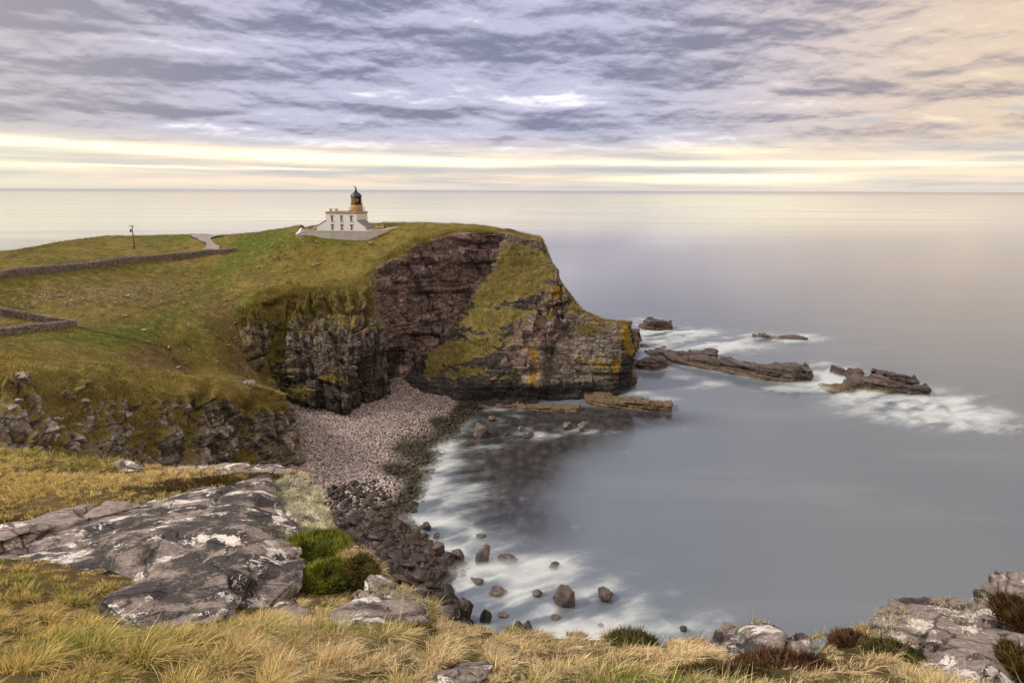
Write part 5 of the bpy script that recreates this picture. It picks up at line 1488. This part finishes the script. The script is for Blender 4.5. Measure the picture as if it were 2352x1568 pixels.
# ------------------------------------------------------------------ near rocks
def crust_rock(name, black, white, rosy, orange=0.0, sc_=1.0):
    m, g_, p_ = new_mat(name, 0.9, 0.2)
    P_ = g_.pos()
    a = g_.noise(P_, 1.1 * sc_, 4, 0.6, 0.4); b = g_.noise(g_.mapping(P_, (1, 1, 1), (7, 3, 1)), 1.0 * sc_, 5, 0.6, 0.3)
    f_ = g_.noise(P_, 9 * sc_, 6, 0.7); f2 = g_.noise(P_, 38 * sc_, 4, 0.65); ff = f_ * 0.6 + f2 * 0.4
    base = g_.mix(f_.sstep(0.35, 0.7), (0.18, 0.150, 0.135), (0.38, 0.33, 0.30))
    base = g_.mix(f2.sstep(0.45, 0.7) * 0.5, base, (0.12, 0.095, 0.085))
    blk = (a + (ff - 0.5) * 0.75).sstep(0.56 - black, 0.62 - black)
    c_ = g_.mix(blk, base, g_.mix(f2.sstep(0.35, 0.7), (0.022, 0.020, 0.022), (0.115, 0.106, 0.106)))
    wht = (b + (ff - 0.5) * 0.55).sstep(0.66 - white, 0.69 - white)
    c_ = g_.mix(wht, c_, g_.mix(f2.sstep(0.3, 0.65), (0.50, 0.47, 0.43), (0.80, 0.78, 0.74)))
    if orange:
        og = (g_.noise(g_.mapping(P_, (1, 1, 1), (2, 9, 4)), 3.2 * sc_, 3, 0.6) + (ff - 0.5) * 0.3).sstep(0.72, 0.75)
        c_ = g_.mix(og, c_, (0.30, 0.13, 0.03))
    lg = (g_.noise(g_.mapping(P_, (1, 1, 1), (4, 1, 8)), 2.3 * sc_, 4, 0.6) + (ff - 0.5) * 0.5).sstep(0.70, 0.76)
    c_ = g_.mix(lg * 0.8, c_, (0.25, 0.25, 0.13))
    g_.link(c_, p_.inputs['Base Color'])
    cv = g_.node('ShaderNodeVectorMath', operation='MULTIPLY_ADD'); g_.link(g_.noise(P_, 1.6, 3, k='Color'), cv.inputs[0]); cv.inputs[1].default_value = (.5, .5, .5); g_.link(P_, cv.inputs[2])
    ce = g_.voro(S(m.node_tree, cv.outputs[0]), 0.85, 'DISTANCE_TO_EDGE')
    ck = 1.0 - ce.sstep(0.0, 0.022)
    c_ = g_.mix(ck * f_.sstep(0.3, 0.6) * 0.9, c_, (0.015, 0.013, 0.012))
    g_.link(c_, p_.inputs['Base Color'])
    hgt_ = ff * 0.8 + blk * 0.35 - ck * 0.6
    g_.link(g_.bump(hgt_, 0.9, 0.035), p_.inputs['Normal'])
    return m


m_crust = crust_rock('lichen_crusted_rock', 0.10, 0.095, 0.3, 1.0, 1.8)
m_crust2 = crust_rock('pale_lichen_rock', 0.03, 0.095, 0.3, 1.0, 2.6)
m_bare = crust_rock('bare_pink_slab', -0.06, 0.02, 0.3)


def big_rock(name, qs, thick, mat, seed, label, rough=0.03, sub=5, cat='rock', bev=0.05, chips=0.10, group=None, down=(0, 0, -1)):
    T_ = np.array([wd(*q) for q in qs]); B_ = T_ + np.array(down) * thick
    cen_ = T_.mean(0); B_[:, :2] = cen_[:2] + (B_[:, :2] - cen_[:2]) * 0.94
    P_ = np.vstack([T_, B_]); c0 = P_.mean(0)
    v, f = hull_mesh(P_ - c0, sub, 0.0, seed, bev)
    bm = bmesh.new(); vs = [bm.verts.new(q) for q in v]
    for q in f:
        try: bm.faces.new([vs[k] for k in q])
        except ValueError: pass
    bm.normal_update(); nn_ = np.array([q.normal[:] for q in bm.verts]); bm.free()
    w = v + c0
    d1 = fbm(w[:, 0] * .9, w[:, 1] * .9, w[:, 2] * .9, 4, .5, seed); d2 = fbm(w[:, 0] * 4, w[:, 1] * 4, w[:, 2] * 4, 4, .6, seed + 1)
    bl_, k_ = blocks(w[:, 0] * .8 + w[:, 1] * .5, w[:, 2] + .15 * w[:, 0], 1.1, .28, 1.0, 1.2, seed)
    side = 1 - sstep(nn_[:, 2], .35, .75)
    v = v + nn_ * (0.12 * d1 - 0.12 * np.maximum(0, 1 - np.abs(fbm(w[:, 0] * .7 + 9, w[:, 1] * .7, w[:, 2] * .7, 3, .5, seed + 7) * 9)) + rough * d2 + 0.055 * bl_ * side * chips / .1 - 0.10 * np.maximum(0, 1 - np.abs(d1 * 6)) * .35)[:, None]
    o = add(name, mesh_np(name, v, f, None, mat), None, label, cat, group)
    o.location = tuple(c0)
    return o


RK = []
RK.append(big_rock('rock_slab', [(-80,1290,7.4),(-80,1236,9.2),(200,1186,10.1),(430,1126,11.3),(540,1100,12.2),(618,1088,12.7),(648,1168,10.3),(692,1232,8.9),(702,1288,7.7),(690,1322,7.2),(610,1392,6.4),(548,1392,6.2),(520,1305,6.5),(340,1302,6.95),(150,1296,7.2)], 0.55, m_crust, 811, 'broad dark rock slab with white lichen blotches sloping across the left foreground', rough=.022, chips=.1))
RK.append(big_rock('rock_block', [(556,1312,6.75),(640,1258,8.05),(692,1238,8.7),(706,1288,7.45),(694,1324,6.95),(612,1400,6.2),(548,1394,6.05),(540,1345,6.45)], 0.5, m_crust, 829, 'squared block with a white-lichened face at the right end of the broad slab', rough=.018, bev=.035))
RK.append(big_rock('rock_block', [(230,1382,5.4),(345,1300,6.45),(440,1284,6.6),(520,1345,5.8),(532,1402,5.2),(505,1425,5.0),(440,1436,4.9),(330,1442,4.85)], 0.45, m_crust, 823, 'pointed white-blotched rock block in the grass before the broad slab', rough=.018))
LF = big_rock('lichen_rock', [(612,1118,11.9),(690,1092,12.7),(745,1130,11.9),(776,1252,9.4),(735,1252,9.1),(690,1234,9.0),(650,1172,10.3)], 1.6, m_crust, 831, 'steep rock face covered in shaggy pale green lichen behind the broad slab')
RK.append(LF)
R2 = big_rock('rock', [(728,1440,5.3),(745,1420,5.5),(850,1306,7.0),(900,1326,6.8),(962,1380,6.0),(988,1418,5.55),(960,1450,5.15),(840,1450,5.1)], 0.9, m_crust2, 841, 'dark lichened rock at the brink above the boulder field')
RK.append(R2)
RK.append(big_rock('rock', [(612,1402,5.9),(650,1352,6.4),(702,1372,6.2),(722,1440,5.45),(640,1442,5.35)], 0.6, m_crust2, 847, 'small rough rock tucked under the overhang of the broad slab'))


def on_ground(px, py, lift):
    D_ = np.linspace(3, 24, 900); p_ = wd(np.full(900, px), np.full(900, py), D_)
    return float(D_[int(np.argmax(p_[:, 2] < ground(p_[:, 0], p_[:, 1]) + lift))])


RK.append(big_rock('rock', [(a_, b_, on_ground(a_, b_, .10)) for a_, b_ in ((-70,1222),(60,1190),(180,1164),(325,1146),(326,1158),(150,1198),(-70,1254))], 0.4, m_bare, 853, 'long bare pink slab lying flush in the grass above the broad slab', rough=.012))
RK.append(big_rock('rock', [(240,1066,16.8),(285,1046,17.2),(330,1064,16.9),(342,1078,16.2),(290,1082,15.8)], 0.5, m_crust2, 857, 'small grey hump of rock at the far edge of the near grass'))
RK.append(big_rock('rock', [(368,1075,15.9),(430,1066,16.2),(560,1062,15.9),(640,1060,15.6),(690,1080,14.6),(600,1090,14.2),(470,1088,14.9)], 0.5, m_crust2, 859, 'low flat rocks with grey lichen on the brink behind the dry tussocks'))
RK.append(big_rock('rock', [(985,1540,3.0),(1040,1506,3.4),(1120,1500,3.45),(1146,1515,3.3),(1120,1545,2.95),(1040,1572,2.75),(985,1580,2.75)], 0.25, m_crust2, 863, 'small flat rock with a white lichen patch at the bottom edge', rough=.012, bev=.02))
RK.append(big_rock('rock', [(1625,1495,4.2),(1668,1436,4.8),(1730,1428,4.9),(1768,1444,4.7),(1800,1466,4.4),(1790,1505,4.1),(1700,1510,4.1)], 0.5, m_crust2, 871, 'grey humped rock at the brink, left one of a close pair', rough=.016, bev=.03))
RK.append(big_rock('rock', [(1795,1495,4.2),(1800,1446,4.7),(1835,1438,4.75),(1872,1444,4.7),(1882,1473,4.4),(1860,1500,4.15)], 0.5, m_crust2, 877, 'dark split rock at the brink, right one of a close pair', rough=.02, bev=.03))
RK.append(big_rock('rock', [(2040,1430,5.0),(2070,1378,5.6),(2140,1374,5.7),(2240,1376,5.7),(2280,1400,5.4),(2260,1470,4.7),(2150,1480,4.6),(2045,1475,4.6)], 0.6, m_crust2, 883, 'knobbly dark rock mass at the right brink, farthest of its cluster', rough=.035, bev=.03, chips=.2))
RK.append(big_rock('rock', [(2215,1400,5.4),(2275,1330,6.2),(2300,1322,6.3),(2345,1345,6.0),(2420,1320,6.3),(2420,1440,5.0),(2260,1430,5.0)], 0.6, m_crust2, 887, 'highest rock with a bright white patch at the far right edge', rough=.03, bev=.03, chips=.15))
RK.append(big_rock('rock', [(2100,1490,4.3),(2200,1440,4.85),(2320,1420,5.1),(2400,1450,4.7),(2400,1530,3.9),(2250,1520,4.0)], 0.45, m_crust2, 891, 'sloping grey rock in the right corner, middle of its cluster', rough=.02, bev=.03))
RK.append(big_rock('rock', [(2110,1500,4.1),(2180,1480,4.35),(2300,1490,4.3),(2370,1540,3.6),(2350,1620,3.0),(2200,1620,3.0),(2120,1560,3.5)], 0.35, m_crust2, 893, 'low yellow-green lichened rock in the bottom right corner', rough=.016, bev=.03))

# ------------------------------------------------------------------ grass, lichen and heather
m_blade = bpy.data.materials.new('grass_blade'); m_blade.use_nodes = True
g = G(m_blade.node_tree); p = m_blade.node_tree.nodes['Principled BSDF']
p.inputs['Roughness'].default_value = 0.7; p.inputs['Specular IOR Level'].default_value = 0.2
tint = g.attr('tint', 'Color')
g.link(tint, p.inputs['Base Color'])
tr = g.node('ShaderNodeBsdfTranslucent'); g.link(tint, tr.inputs[0])
mx = g.node('ShaderNodeMixShader'); mx.inputs[0].default_value = 0.3
outn = m_blade.node_tree.nodes['Material Output']
g.nt.links.new(p.outputs[0], mx.inputs[1]); g.nt.links.new(tr.outputs[0], mx.inputs[2]); g.nt.links.new(mx.outputs[0], outn.inputs[0])


def blades(name, root, length, width, lean, tint_, seed, segs=3, up=None):
    """root (n,3); lean (n,3) sideways bend; curved tapering strips"""
    r_ = np.random.default_rng(seed); n = len(root)
    up = np.tile([0, 0, 1.0], (n, 1)) if up is None else up
    th = r_.uniform(0, 6.28, n); side = np.stack([np.cos(th), np.sin(th), 0 * th], -1)
    side -= (side * up).sum(-1, keepdims=True) * up; side /= np.linalg.norm(side, axis=1, keepdims=True) + 1e-9
    V = np.zeros((n, segs * 2 + 1, 3))
    for k in range(segs + 1):
        t = k / segs
        c_ = root + up * (length * (t - 0.25 * t * t * np.linalg.norm(lean, axis=1)))[:, None] + lean * (length * t * t)[:, None]
        w_ = width * (1 - t) ** 0.7 * 0.5
        if k < segs:
            V[:, 2 * k] = c_ - side * w_[:, None]; V[:, 2 * k + 1] = c_ + side * w_[:, None]
        else: V[:, 2 * segs] = c_
    m = segs * 2 + 1
    quad = np.array([[2 * k, 2 * k + 1, 2 * k + 3, 2 * k + 2] for k in range(segs - 1)]); tri = np.array([[2 * segs - 2, 2 * segs - 1, 2 * segs]])
    off = (np.arange(n) * m)[:, None, None]
    T_ = np.repeat(tint_[:, None], m, 1)
    T_ = T_ * 1.0
    return mesh_np(name, V, [(quad[None] + off).reshape(-1, 4), (tri[None] + off).reshape(-1, 3)], dict(tint=T_.reshape(-1, 3)), m_blade)


def rocky(x_, y_):
    d = np.full(len(x_), 9.0)
    for pl in ROCKP: d = np.minimum(d, poly_sd(x_, y_, pl))
    return d


r = np.random.default_rng(33)
def turf(n, xr, yr, seed):
    r_ = np.random.default_rng(seed)
    x_ = r_.uniform(*xr, n); y_ = r_.uniform(*yr, n)
    s_ = poly_sd(x_, y_, EP); ok = (s_ < 0.12) & (rocky(x_, y_) > 0.0)
    x_, y_ = x_[ok], y_[ok]
    qx, qy = q_of(np.stack([x_, y_, ground(x_, y_)], -1))
    ok = (qx > -120) & (qx < 2480) & (qy < 1760)
    return x_[ok], y_[ok]


xs, ys = [], []
for n_, xr, yr, sd_ in ((330000, (-4.6, 4.6), (2.2, 5.6), 1), (360000, (-9, 2.0), (5.0, 9.6), 2), (240000, (-17, -0.5), (9, 19.5), 3)):
    a, b = turf(n_, xr, yr, sd_); xs.append(a); ys.append(b)
x_ = np.concatenate(xs); y_ = np.concatenate(ys)
# tussocks: each blade belongs to a clump and splays from its heart
def clump(x_, y_, cell, seed):
    gx_, gy_ = np.floor(x_ / cell), np.floor(y_ / cell); best = np.full(len(x_), 1e9); bx_ = np.zeros(len(x_)); by_ = np.zeros(len(x_)); bh = np.zeros(len(x_))
    for a in (-1, 0, 1):
        for b in (-1, 0, 1):
            i_, j_ = (gx_ + a).astype(np.int64), (gy_ + b).astype(np.int64); z0_ = i_ * 0
            cx_ = (i_ + _h(i_, j_, z0_, seed)) * cell; cy_ = (j_ + _h(i_, j_, z0_ + 1, seed)) * cell
            d_ = (x_ - cx_) ** 2 + (y_ - cy_) ** 2; m = d_ < best
            best = np.where(m, d_, best); bx_ = np.where(m, cx_, bx_); by_ = np.where(m, cy_, by_); bh = np.where(m, _h(i_, j_, z0_ + 2, seed), bh)
    return bx_, by_, np.sqrt(best), bh


cxs, cys, cd, ch_ = clump(x_, y_, 0.30, 7)
pull = 0.30 + 0.35 * r.uniform(size=len(x_))
x_ = x_ + (cxs - x_) * pull; y_ = y_ + (cys - y_) * pull
rad = np.stack([x_ - cxs, y_ - cys], -1) / 0.16
z_ = ground(x_, y_)
qx, qy = q_of(np.stack([x_, y_, z_], -1))
patch = fbm(x_ * 0.55, y_ * 0.55, 0, 4, 0.55, 411); patch2 = fbm(x_ * 1.6, y_ * 1.6, 0, 3, 0.55, 412)
def qb(cx, cy, rx, ry): return np.exp(-(((qx - cx) / rx) ** 2 + ((qy - cy) / ry) ** 2))
greenf = 0.20 + 0.75 * patch + 0.45 * patch2 + 0.30 * (ch_ - .5) + 0.40 * qb(80, 1320, 260, 60) + 0.40 * qb(100, 1480, 220, 70) + 0.45 * qb(100, 1075, 200, 22) - 0.30 * qb(1100, 1510, 900, 40) - 0.55 * qb(300, 1110, 380, 22) + 0.25 * qb(400, 1135, 120, 12) + 0.35 * qb(850, 1450, 120, 25)
heath = 0.9 * qb(420, 1120, 90, 14) + 0.7 * qb(520, 1100, 120, 10) + 0.9 * qb(1830, 1530, 240, 22) + 0.5 * qb(200, 1150, 120, 12) + 0.4 * qb(1420, 1500, 60, 14) + 0.45 * qb(1000, 1470, 60, 15) + 0.35 * sstep(patch2, .25, .5)
u = r.uniform(size=len(x_))
isg = u < np.clip(greenf, 0.10, 0.9)
ish = r.uniform(size=len(x_)) < np.clip(heath - 0.15, 0, 0.85)
v1 = r.uniform(0.6, 1.25, (len(x_), 1)) * (0.82 + 0.36 * ch_[:, None])
straw = np.array([0.78, 0.64, 0.38]) * v1; dead = np.array([0.40, 0.285, 0.165]) * v1
straw = np.where(r.uniform(size=(len(x_), 1)) < .28, dead, straw)
strawy = np.array([0.74, 0.56, 0.17]) * v1; strawy = np.where(r.uniform(size=(len(x_), 1)) < .28, dead, strawy)
wm = sstep(qx, 1000, 100)[:, None] * 0.8
straw = straw * (1 - wm) + strawy * wm
grn = np.array([0.150, 0.200, 0.030]) * v1; grn = np.where(r.uniform(size=(len(x_), 1)) < .5, np.array([0.34, 0.32, 0.075]) * v1, grn)
tint_ = np.where(isg[:, None], grn, straw)
brn = np.array([0.085, 0.042, 0.022]) * v1
tint_ = np.where(ish[:, None], brn, tint_)
dist = np.hypot(x_, y_)
ln = (0.048 + 0.088 * r.uniform(size=len(x_)) ** 1.3) * (0.65 + 0.9 * ch_) * (0.8 + 0.8 * sstep(patch, -.1, .4)) * np.where(isg, .9, 1.0) * np.where(ish, .6, 1.0) * (1 + 0.25 * sstep(dist, 6, 16))
wdth = (0.0024 + 0.00055 * dist) * r.uniform(.6, 1.7, len(x_))
for bq, br_ in (((715, 1262, 8.5), .42), ((748, 1330, 7.3), .34), ((825, 1325, 7.3), .18), ((1450, 1476, 4.6), .12), ((1960, 1474, 4.6), .12)):
    bc = wd(*bq); ln = np.where(np.hypot(x_ - bc[0], y_ - bc[1]) < br_, ln * .35, ln)
    ln = np.where(np.hypot(x_ * 1.04 - bc[0], y_ * 1.04 - bc[1]) < br_, ln * .55, ln)
nr_ = np.minimum(rocky(x_, y_), np.minimum(rocky(x_ * 1.04, y_ * 1.04 + 0.10), rocky(x_ * 1.06, y_ * 1.06 + 0.2)))
ln = ln * np.where(nr_ < 0.0, 0.30, 1.0)
flat_ = (r.uniform(size=len(x_)) < .16)
wv_ = vn(x_ * .7, y_ * .7, 0, 421)
wnd = np.stack([0.12 + 0.35 * wv_ + 0.50 * rad[:, 0] + 0.30 * r.normal(size=len(x_)), -0.1 + 0.35 * vn(x_ * .7, y_ * .7, 7, 422) + 0.50 * rad[:, 1] + 0.30 * r.normal(size=len(x_)), -0.12 - 0.5 * r.uniform(size=len(x_)) ** 3 - 0.55 * flat_], -1)
wnd[:, :2] *= (0.75 + 0.6 * r.uniform(size=(len(x_), 1)) + 0.7 * flat_[:, None])
add('grass', blades('grass', np.stack([x_, y_, z_ - 0.02], -1), ln, wdth, wnd, tint_, 5), None, 'dry straw and green grass covering the near clifftop', 'grass', kind='stuff')
print('blades', len(x_))

# tall fringe of bents along the brink, seen against the water
# pale shaggy lichen on the steep rock face
def surface_points(o, n, seed, ok=None):
    me = o.data; nv = len(me.vertices); V = np.zeros(nv * 3, np.float32); me.vertices.foreach_get('co', V); V = V.reshape(-1, 3) + np.array(o.location)
    nf = len(me.polygons); L_ = np.zeros(nf * 3, np.int32); me.loops.foreach_get('vertex_index', L_); Fq = L_.reshape(-1, 3)
    A_, B_, C_ = V[Fq[:, 0]], V[Fq[:, 1]], V[Fq[:, 2]]; nr = np.cross(B_ - A_, C_ - A_); ar = np.linalg.norm(nr, axis=1); nr = nr / (ar[:, None] + 1e-12)
    r_ = np.random.default_rng(seed); k = r_.choice(nf, n, p=ar / ar.sum()); a, b = r_.uniform(size=n), r_.uniform(size=n); fl = a + b > 1; a[fl], b[fl] = 1 - a[fl], 1 - b[fl]
    return A_[k] + (B_ - A_)[k] * a[:, None] + (C_ - A_)[k] * b[:, None], nr[k]


def lichen_on(o, n, seed, thr, length, col, sel=None):
    p_, n_ = surface_points(o, n, seed)
    m = fbm(p_[:, 0] * 1.6, p_[:, 1] * 1.6, p_[:, 2] * 1.6, 3, .55, seed) > thr
    qx_, qy_ = q_of(p_)
    if sel is not None: m &= sel(qx_, qy_, p_, n_)
    p_, n_ = p_[m], n_[m]; k = len(p_); r_ = np.random.default_rng(seed)
    t_ = np.array(col) * r_.uniform(.6, 1.3, (k, 1)) * (0.62 + 0.75 * sstep(fbm(p_[:, 0] * 5, p_[:, 1] * 5, p_[:, 2] * 5, 3, .6, seed + 5), -.3, .4))[:, None]
    le = r_.normal(0, .7, (k, 3)) + np.array([0, 0, -.35])
    return add('lichen', blades('lichen', p_, length * r_.uniform(.5, 1.3, k), np.full(k, length * .16), le, t_, seed, 2, n_), None)


def as_part(o, parent):
    o.parent = parent; o.matrix_parent_inverse = Matrix.Translation(-Vector(parent.location)); return o


L1 = lichen_on(LF, 75000, 51, -.22, 0.052, (0.56, 0.55, 0.35), lambda a, b, P_, N_: (N_[:, 2] > -.2)); as_part(L1, LF)
L2 = lichen_on(R2, 9000, 52, .12, 0.06, (0.42, 0.41, 0.22), lambda a, b, P_, N_: (a > 850)); as_part(L2, R2)
for o in (RK[0],):
    as_part(lichen_on(o, 40000, 53, .06, 0.045, (0.36, 0.36, 0.19), lambda a, b, P_, N_: (a > 545) & (b < 1330) & (fbm(P_[:, 0] * 5, P_[:, 1] * 5, P_[:, 2] * 5, 2, .6, 3) + (a - 640) / 160 > -.1)), o)
for o in RK[10:14]:
    as_part(lichen_on(o, 7000, 54, .22, 0.045, (0.46, 0.43, 0.26), lambda a, b, P_, N_: N_[:, 2] > .1), o)

# heather and other low bushes: domes of many small leafy sprigs
def bush(name, qc, rx, ry, h, n, cols_, label, seed, cat='heather', leaf=0.021, D=None):
    c_ = wd(*qc); r_ = np.random.default_rng(seed)
    a = r_.uniform(0, 6.28, n); rr_ = np.sqrt(r_.uniform(size=n)); x0 = rx * rr_ * np.cos(a); y0 = ry * rr_ * np.sin(a)
    lump_ = 1 + .95 * fbm(x0 * 5 + seed, y0 * 5, 0, 3, .6, seed)
    top = h * np.sqrt(np.clip(1 - rr_ ** 2, 0, 1)) * lump_
    zt_ = top * r_.uniform(.45, 1.05, n)
    root = np.stack([x0, y0, zt_ * .7 - .05], -1)
    out = np.stack([x0 / rx * .6, y0 / ry * .6, np.full(n, 1.0)], -1) + r_.normal(0, .35, (n, 3)); out /= np.linalg.norm(out, axis=1, keepdims=True)
    le = r_.normal(0, .4, (n, 3))
    pick = r_.uniform(size=n); mixv = sstep(fbm(x0 * 6, y0 * 6, 3, 3, .6, seed + 2) + (pick - .5) * .8, -.25, .35)[:, None]
    t_ = np.array(cols_[0]) * (1 - mixv) + np.array(cols_[1]) * mixv; t_ = t_ * r_.uniform(.35, 1.5, (n, 1)); t_ = np.where(r_.uniform(size=(n, 1)) < .07, np.array([.22, .13, .06]), t_)
    root_o = empty(name, tuple(c_), label, cat)
    lv = add('leaves', blades('leaves', root, leaf * 2.2 * r_.uniform(.6, 1.4, n), np.full(n, leaf * .55), le, t_, seed, 2, out), root_o)
    st = MB()
    for k in range(14):
        t = r_.uniform(0, 6.28); q_ = r_.uniform(.2, .75)
        st.tube([(0.2 * rx * q_ * math.cos(t), .2 * ry * q_ * math.sin(t), -.08), (rx * q_ * math.cos(t) * .7, ry * q_ * math.sin(t) * .7, h * .35), (rx * q_ * math.cos(t), ry * q_ * math.sin(t), h * .7)], [.008, .006, .003], 4)
    st.done('stems', m_wood, root_o)
    return root_o


GR = ((0.090, 0.120, 0.014), (0.270, 0.310, 0.035)); DKB = ((0.060, 0.030, 0.020), (0.150, 0.075, 0.042)); OL = ((0.070, 0.075, 0.018), (0.200, 0.165, 0.045))
bush('heather', (715, 1258, 8.5), .52, .46, .17, 11000, GR, 'bright green heather cushion between the broad slab and the pale lichen face', 61, leaf=.034)
bush('heather', (752, 1322, 7.3), .32, .30, .15, 7000, GR, 'bright green heather spilling lower down beside the overhanging slab', 62, leaf=.032)
bush('heather', (828, 1312, 7.2), .20, .20, .22, 4500, OL, 'brownish green heather tuft on top of the brink rock', 63, leaf=.03)
bush('heather', (1450, 1476, 4.6), .19, .16, .15, 4500, ((0.06, 0.075, 0.015), (0.15, 0.165, 0.035)), 'green bush standing above the grass brink against the water', 64, leaf=.02)
bush('heather', (1960, 1474, 4.6), .17, .14, .10, 3500, DKB, 'dark red-brown heather beside the pair of split rocks', 65, leaf=.02)
bush('heather', (2050, 1500, 4.25), .20, .16, .10, 4200, ((0.05, 0.06, 0.012), (0.16, 0.15, 0.03)), 'olive heather patch left of the right corner rocks', 66, leaf=.02)
bush('heather', (2362, 1425, 4.9), .20, .32, .20, 8000, ((0.05, 0.028, 0.012), (0.12, 0.075, 0.022)), 'brown heather against the right edge above the sloping rock', 67, leaf=.022)
bush('heather', (2362, 1540, 3.75), .10, .24, .17, 6000, ((0.04, 0.03, 0.010), (0.12, 0.095, 0.02)), 'brown-green heather at the right edge beside the lowest rock', 68, leaf=.02)
bush('heather', (1800, 1535, 3.5), .30, .16, .10, 7000, DKB, 'wide dark brown heather patch in the grass below the split rocks', 69, leaf=.02)
bush('heather', (1660, 1555, 3.2), .28, .12, .07, 5000, ((0.05, 0.05, 0.012), (0.14, 0.10, 0.03)), 'low mixed green heather along the bottom edge right of centre', 70, leaf=.02)
bush('heather', (940, 1455, 4.75), .20, .14, .12, 4200, ((0.05, 0.03, 0.014), (0.12, 0.10, 0.03)), 'rusty heather in front of the brink rock', 71, leaf=.02)
bush('heather', (560, 1106, 12.6), .8, .5, .16, 6000, ((0.05, 0.05, 0.012), (0.13, 0.10, 0.03)), 'low olive heather along the top of the broad slab', 72)
bush('heather', (440, 1120, 12.4), .9, .5, .20, 7000, DKB, 'reddish dark heather mat in the dry grass behind the slab', 73)
bush('heather', (330, 1140, 11.6), 1.1, .4, .20, 8000, ((0.05, 0.055, 0.012), (0.10, 0.085, 0.02)), 'dark green heather mat above the bare pink slab', 74)


# tufts on the far slopes: coarse blades, one mass each
def far_tufts(name, P_, N_, W_, n, length, width, seed, label, tone=1.0):
    r_ = np.random.default_rng(seed)
    w_ = np.clip(W_, 0, None); k = r_.choice(len(P_), n, p=w_ / w_.sum())
    p_ = P_[k] + r_.normal(0, .12, (n, 3)); up_ = N_[k] * 0.35 + np.array([0, 0, .8]); up_ /= np.linalg.norm(up_, axis=1, keepdims=True)
    cl_ = fbm(p_[:, 0] * .35, p_[:, 1] * .35, p_[:, 2] * .35, 4, .6, seed)
    u_ = r_.uniform(size=n) + cl_ * .9
    v_ = r_.uniform(.55, 1.3, (n, 1))
    t_ = tone * np.where(u_[:, None] > .9, np.array([.34, .265, .105]), np.where(u_[:, None] > .42, np.array([.225, .180, .050]), np.where(u_[:, None] > .02, np.array([.130, .130, .026]), np.array([.085, .062, .024])))) * v_
    le = r_.normal(0, .55, (n, 3)) + np.array([.25, -.1, -.3])
    L_ = length * r_.uniform(.4, 1.2, n) * (1 + .5 * cl_)
    add(name, blades(name, p_, L_, width * r_.uniform(.5, 1.3, n), le, t_, seed, 2, up_), None, label, 'grass', kind='stuff')


far_tufts('knoll_grass', KN_P, KN_N, np.where(KN_G > .55, KN_G ** 2, 0.015) * (1 - .6 * KN_SUN) * (np.abs(KN_Q[:, 0] - 250) < 480), 60000, .50, .11, 91, 'tussocky olive grass hanging on the craggy knoll', 1.6)
far_tufts('cliff_grass', CLIFF_P, CLIFF_N, np.clip(CLIFF_G - .40, 0, .4) ** 1.0, 80000, .55, .12, 92, 'tussocky grass on the ledges and ramp of the sea cliff', 1.3)
hp_ = np.stack([X_H, Y_H, Z_H], -1).reshape(-1, 3)
qx_, qy_ = q_of(hp_)
far_tufts('slope_grass', hp_, np.tile([0, 0, 1.0], (len(hp_), 1)), ((qx_ > -60) & (qx_ < 1250) & (SD_H.ravel() < -.5) & (hp_[:, 1] < 255) & (YARD_H.ravel() > 1) & ~((qx_ > 420) & (qx_ < 530) & (qy_ > 535) & (qy_ < 582))).astype(float), 110000, .36, .085, 93, 'short hill grass over the headland slopes')
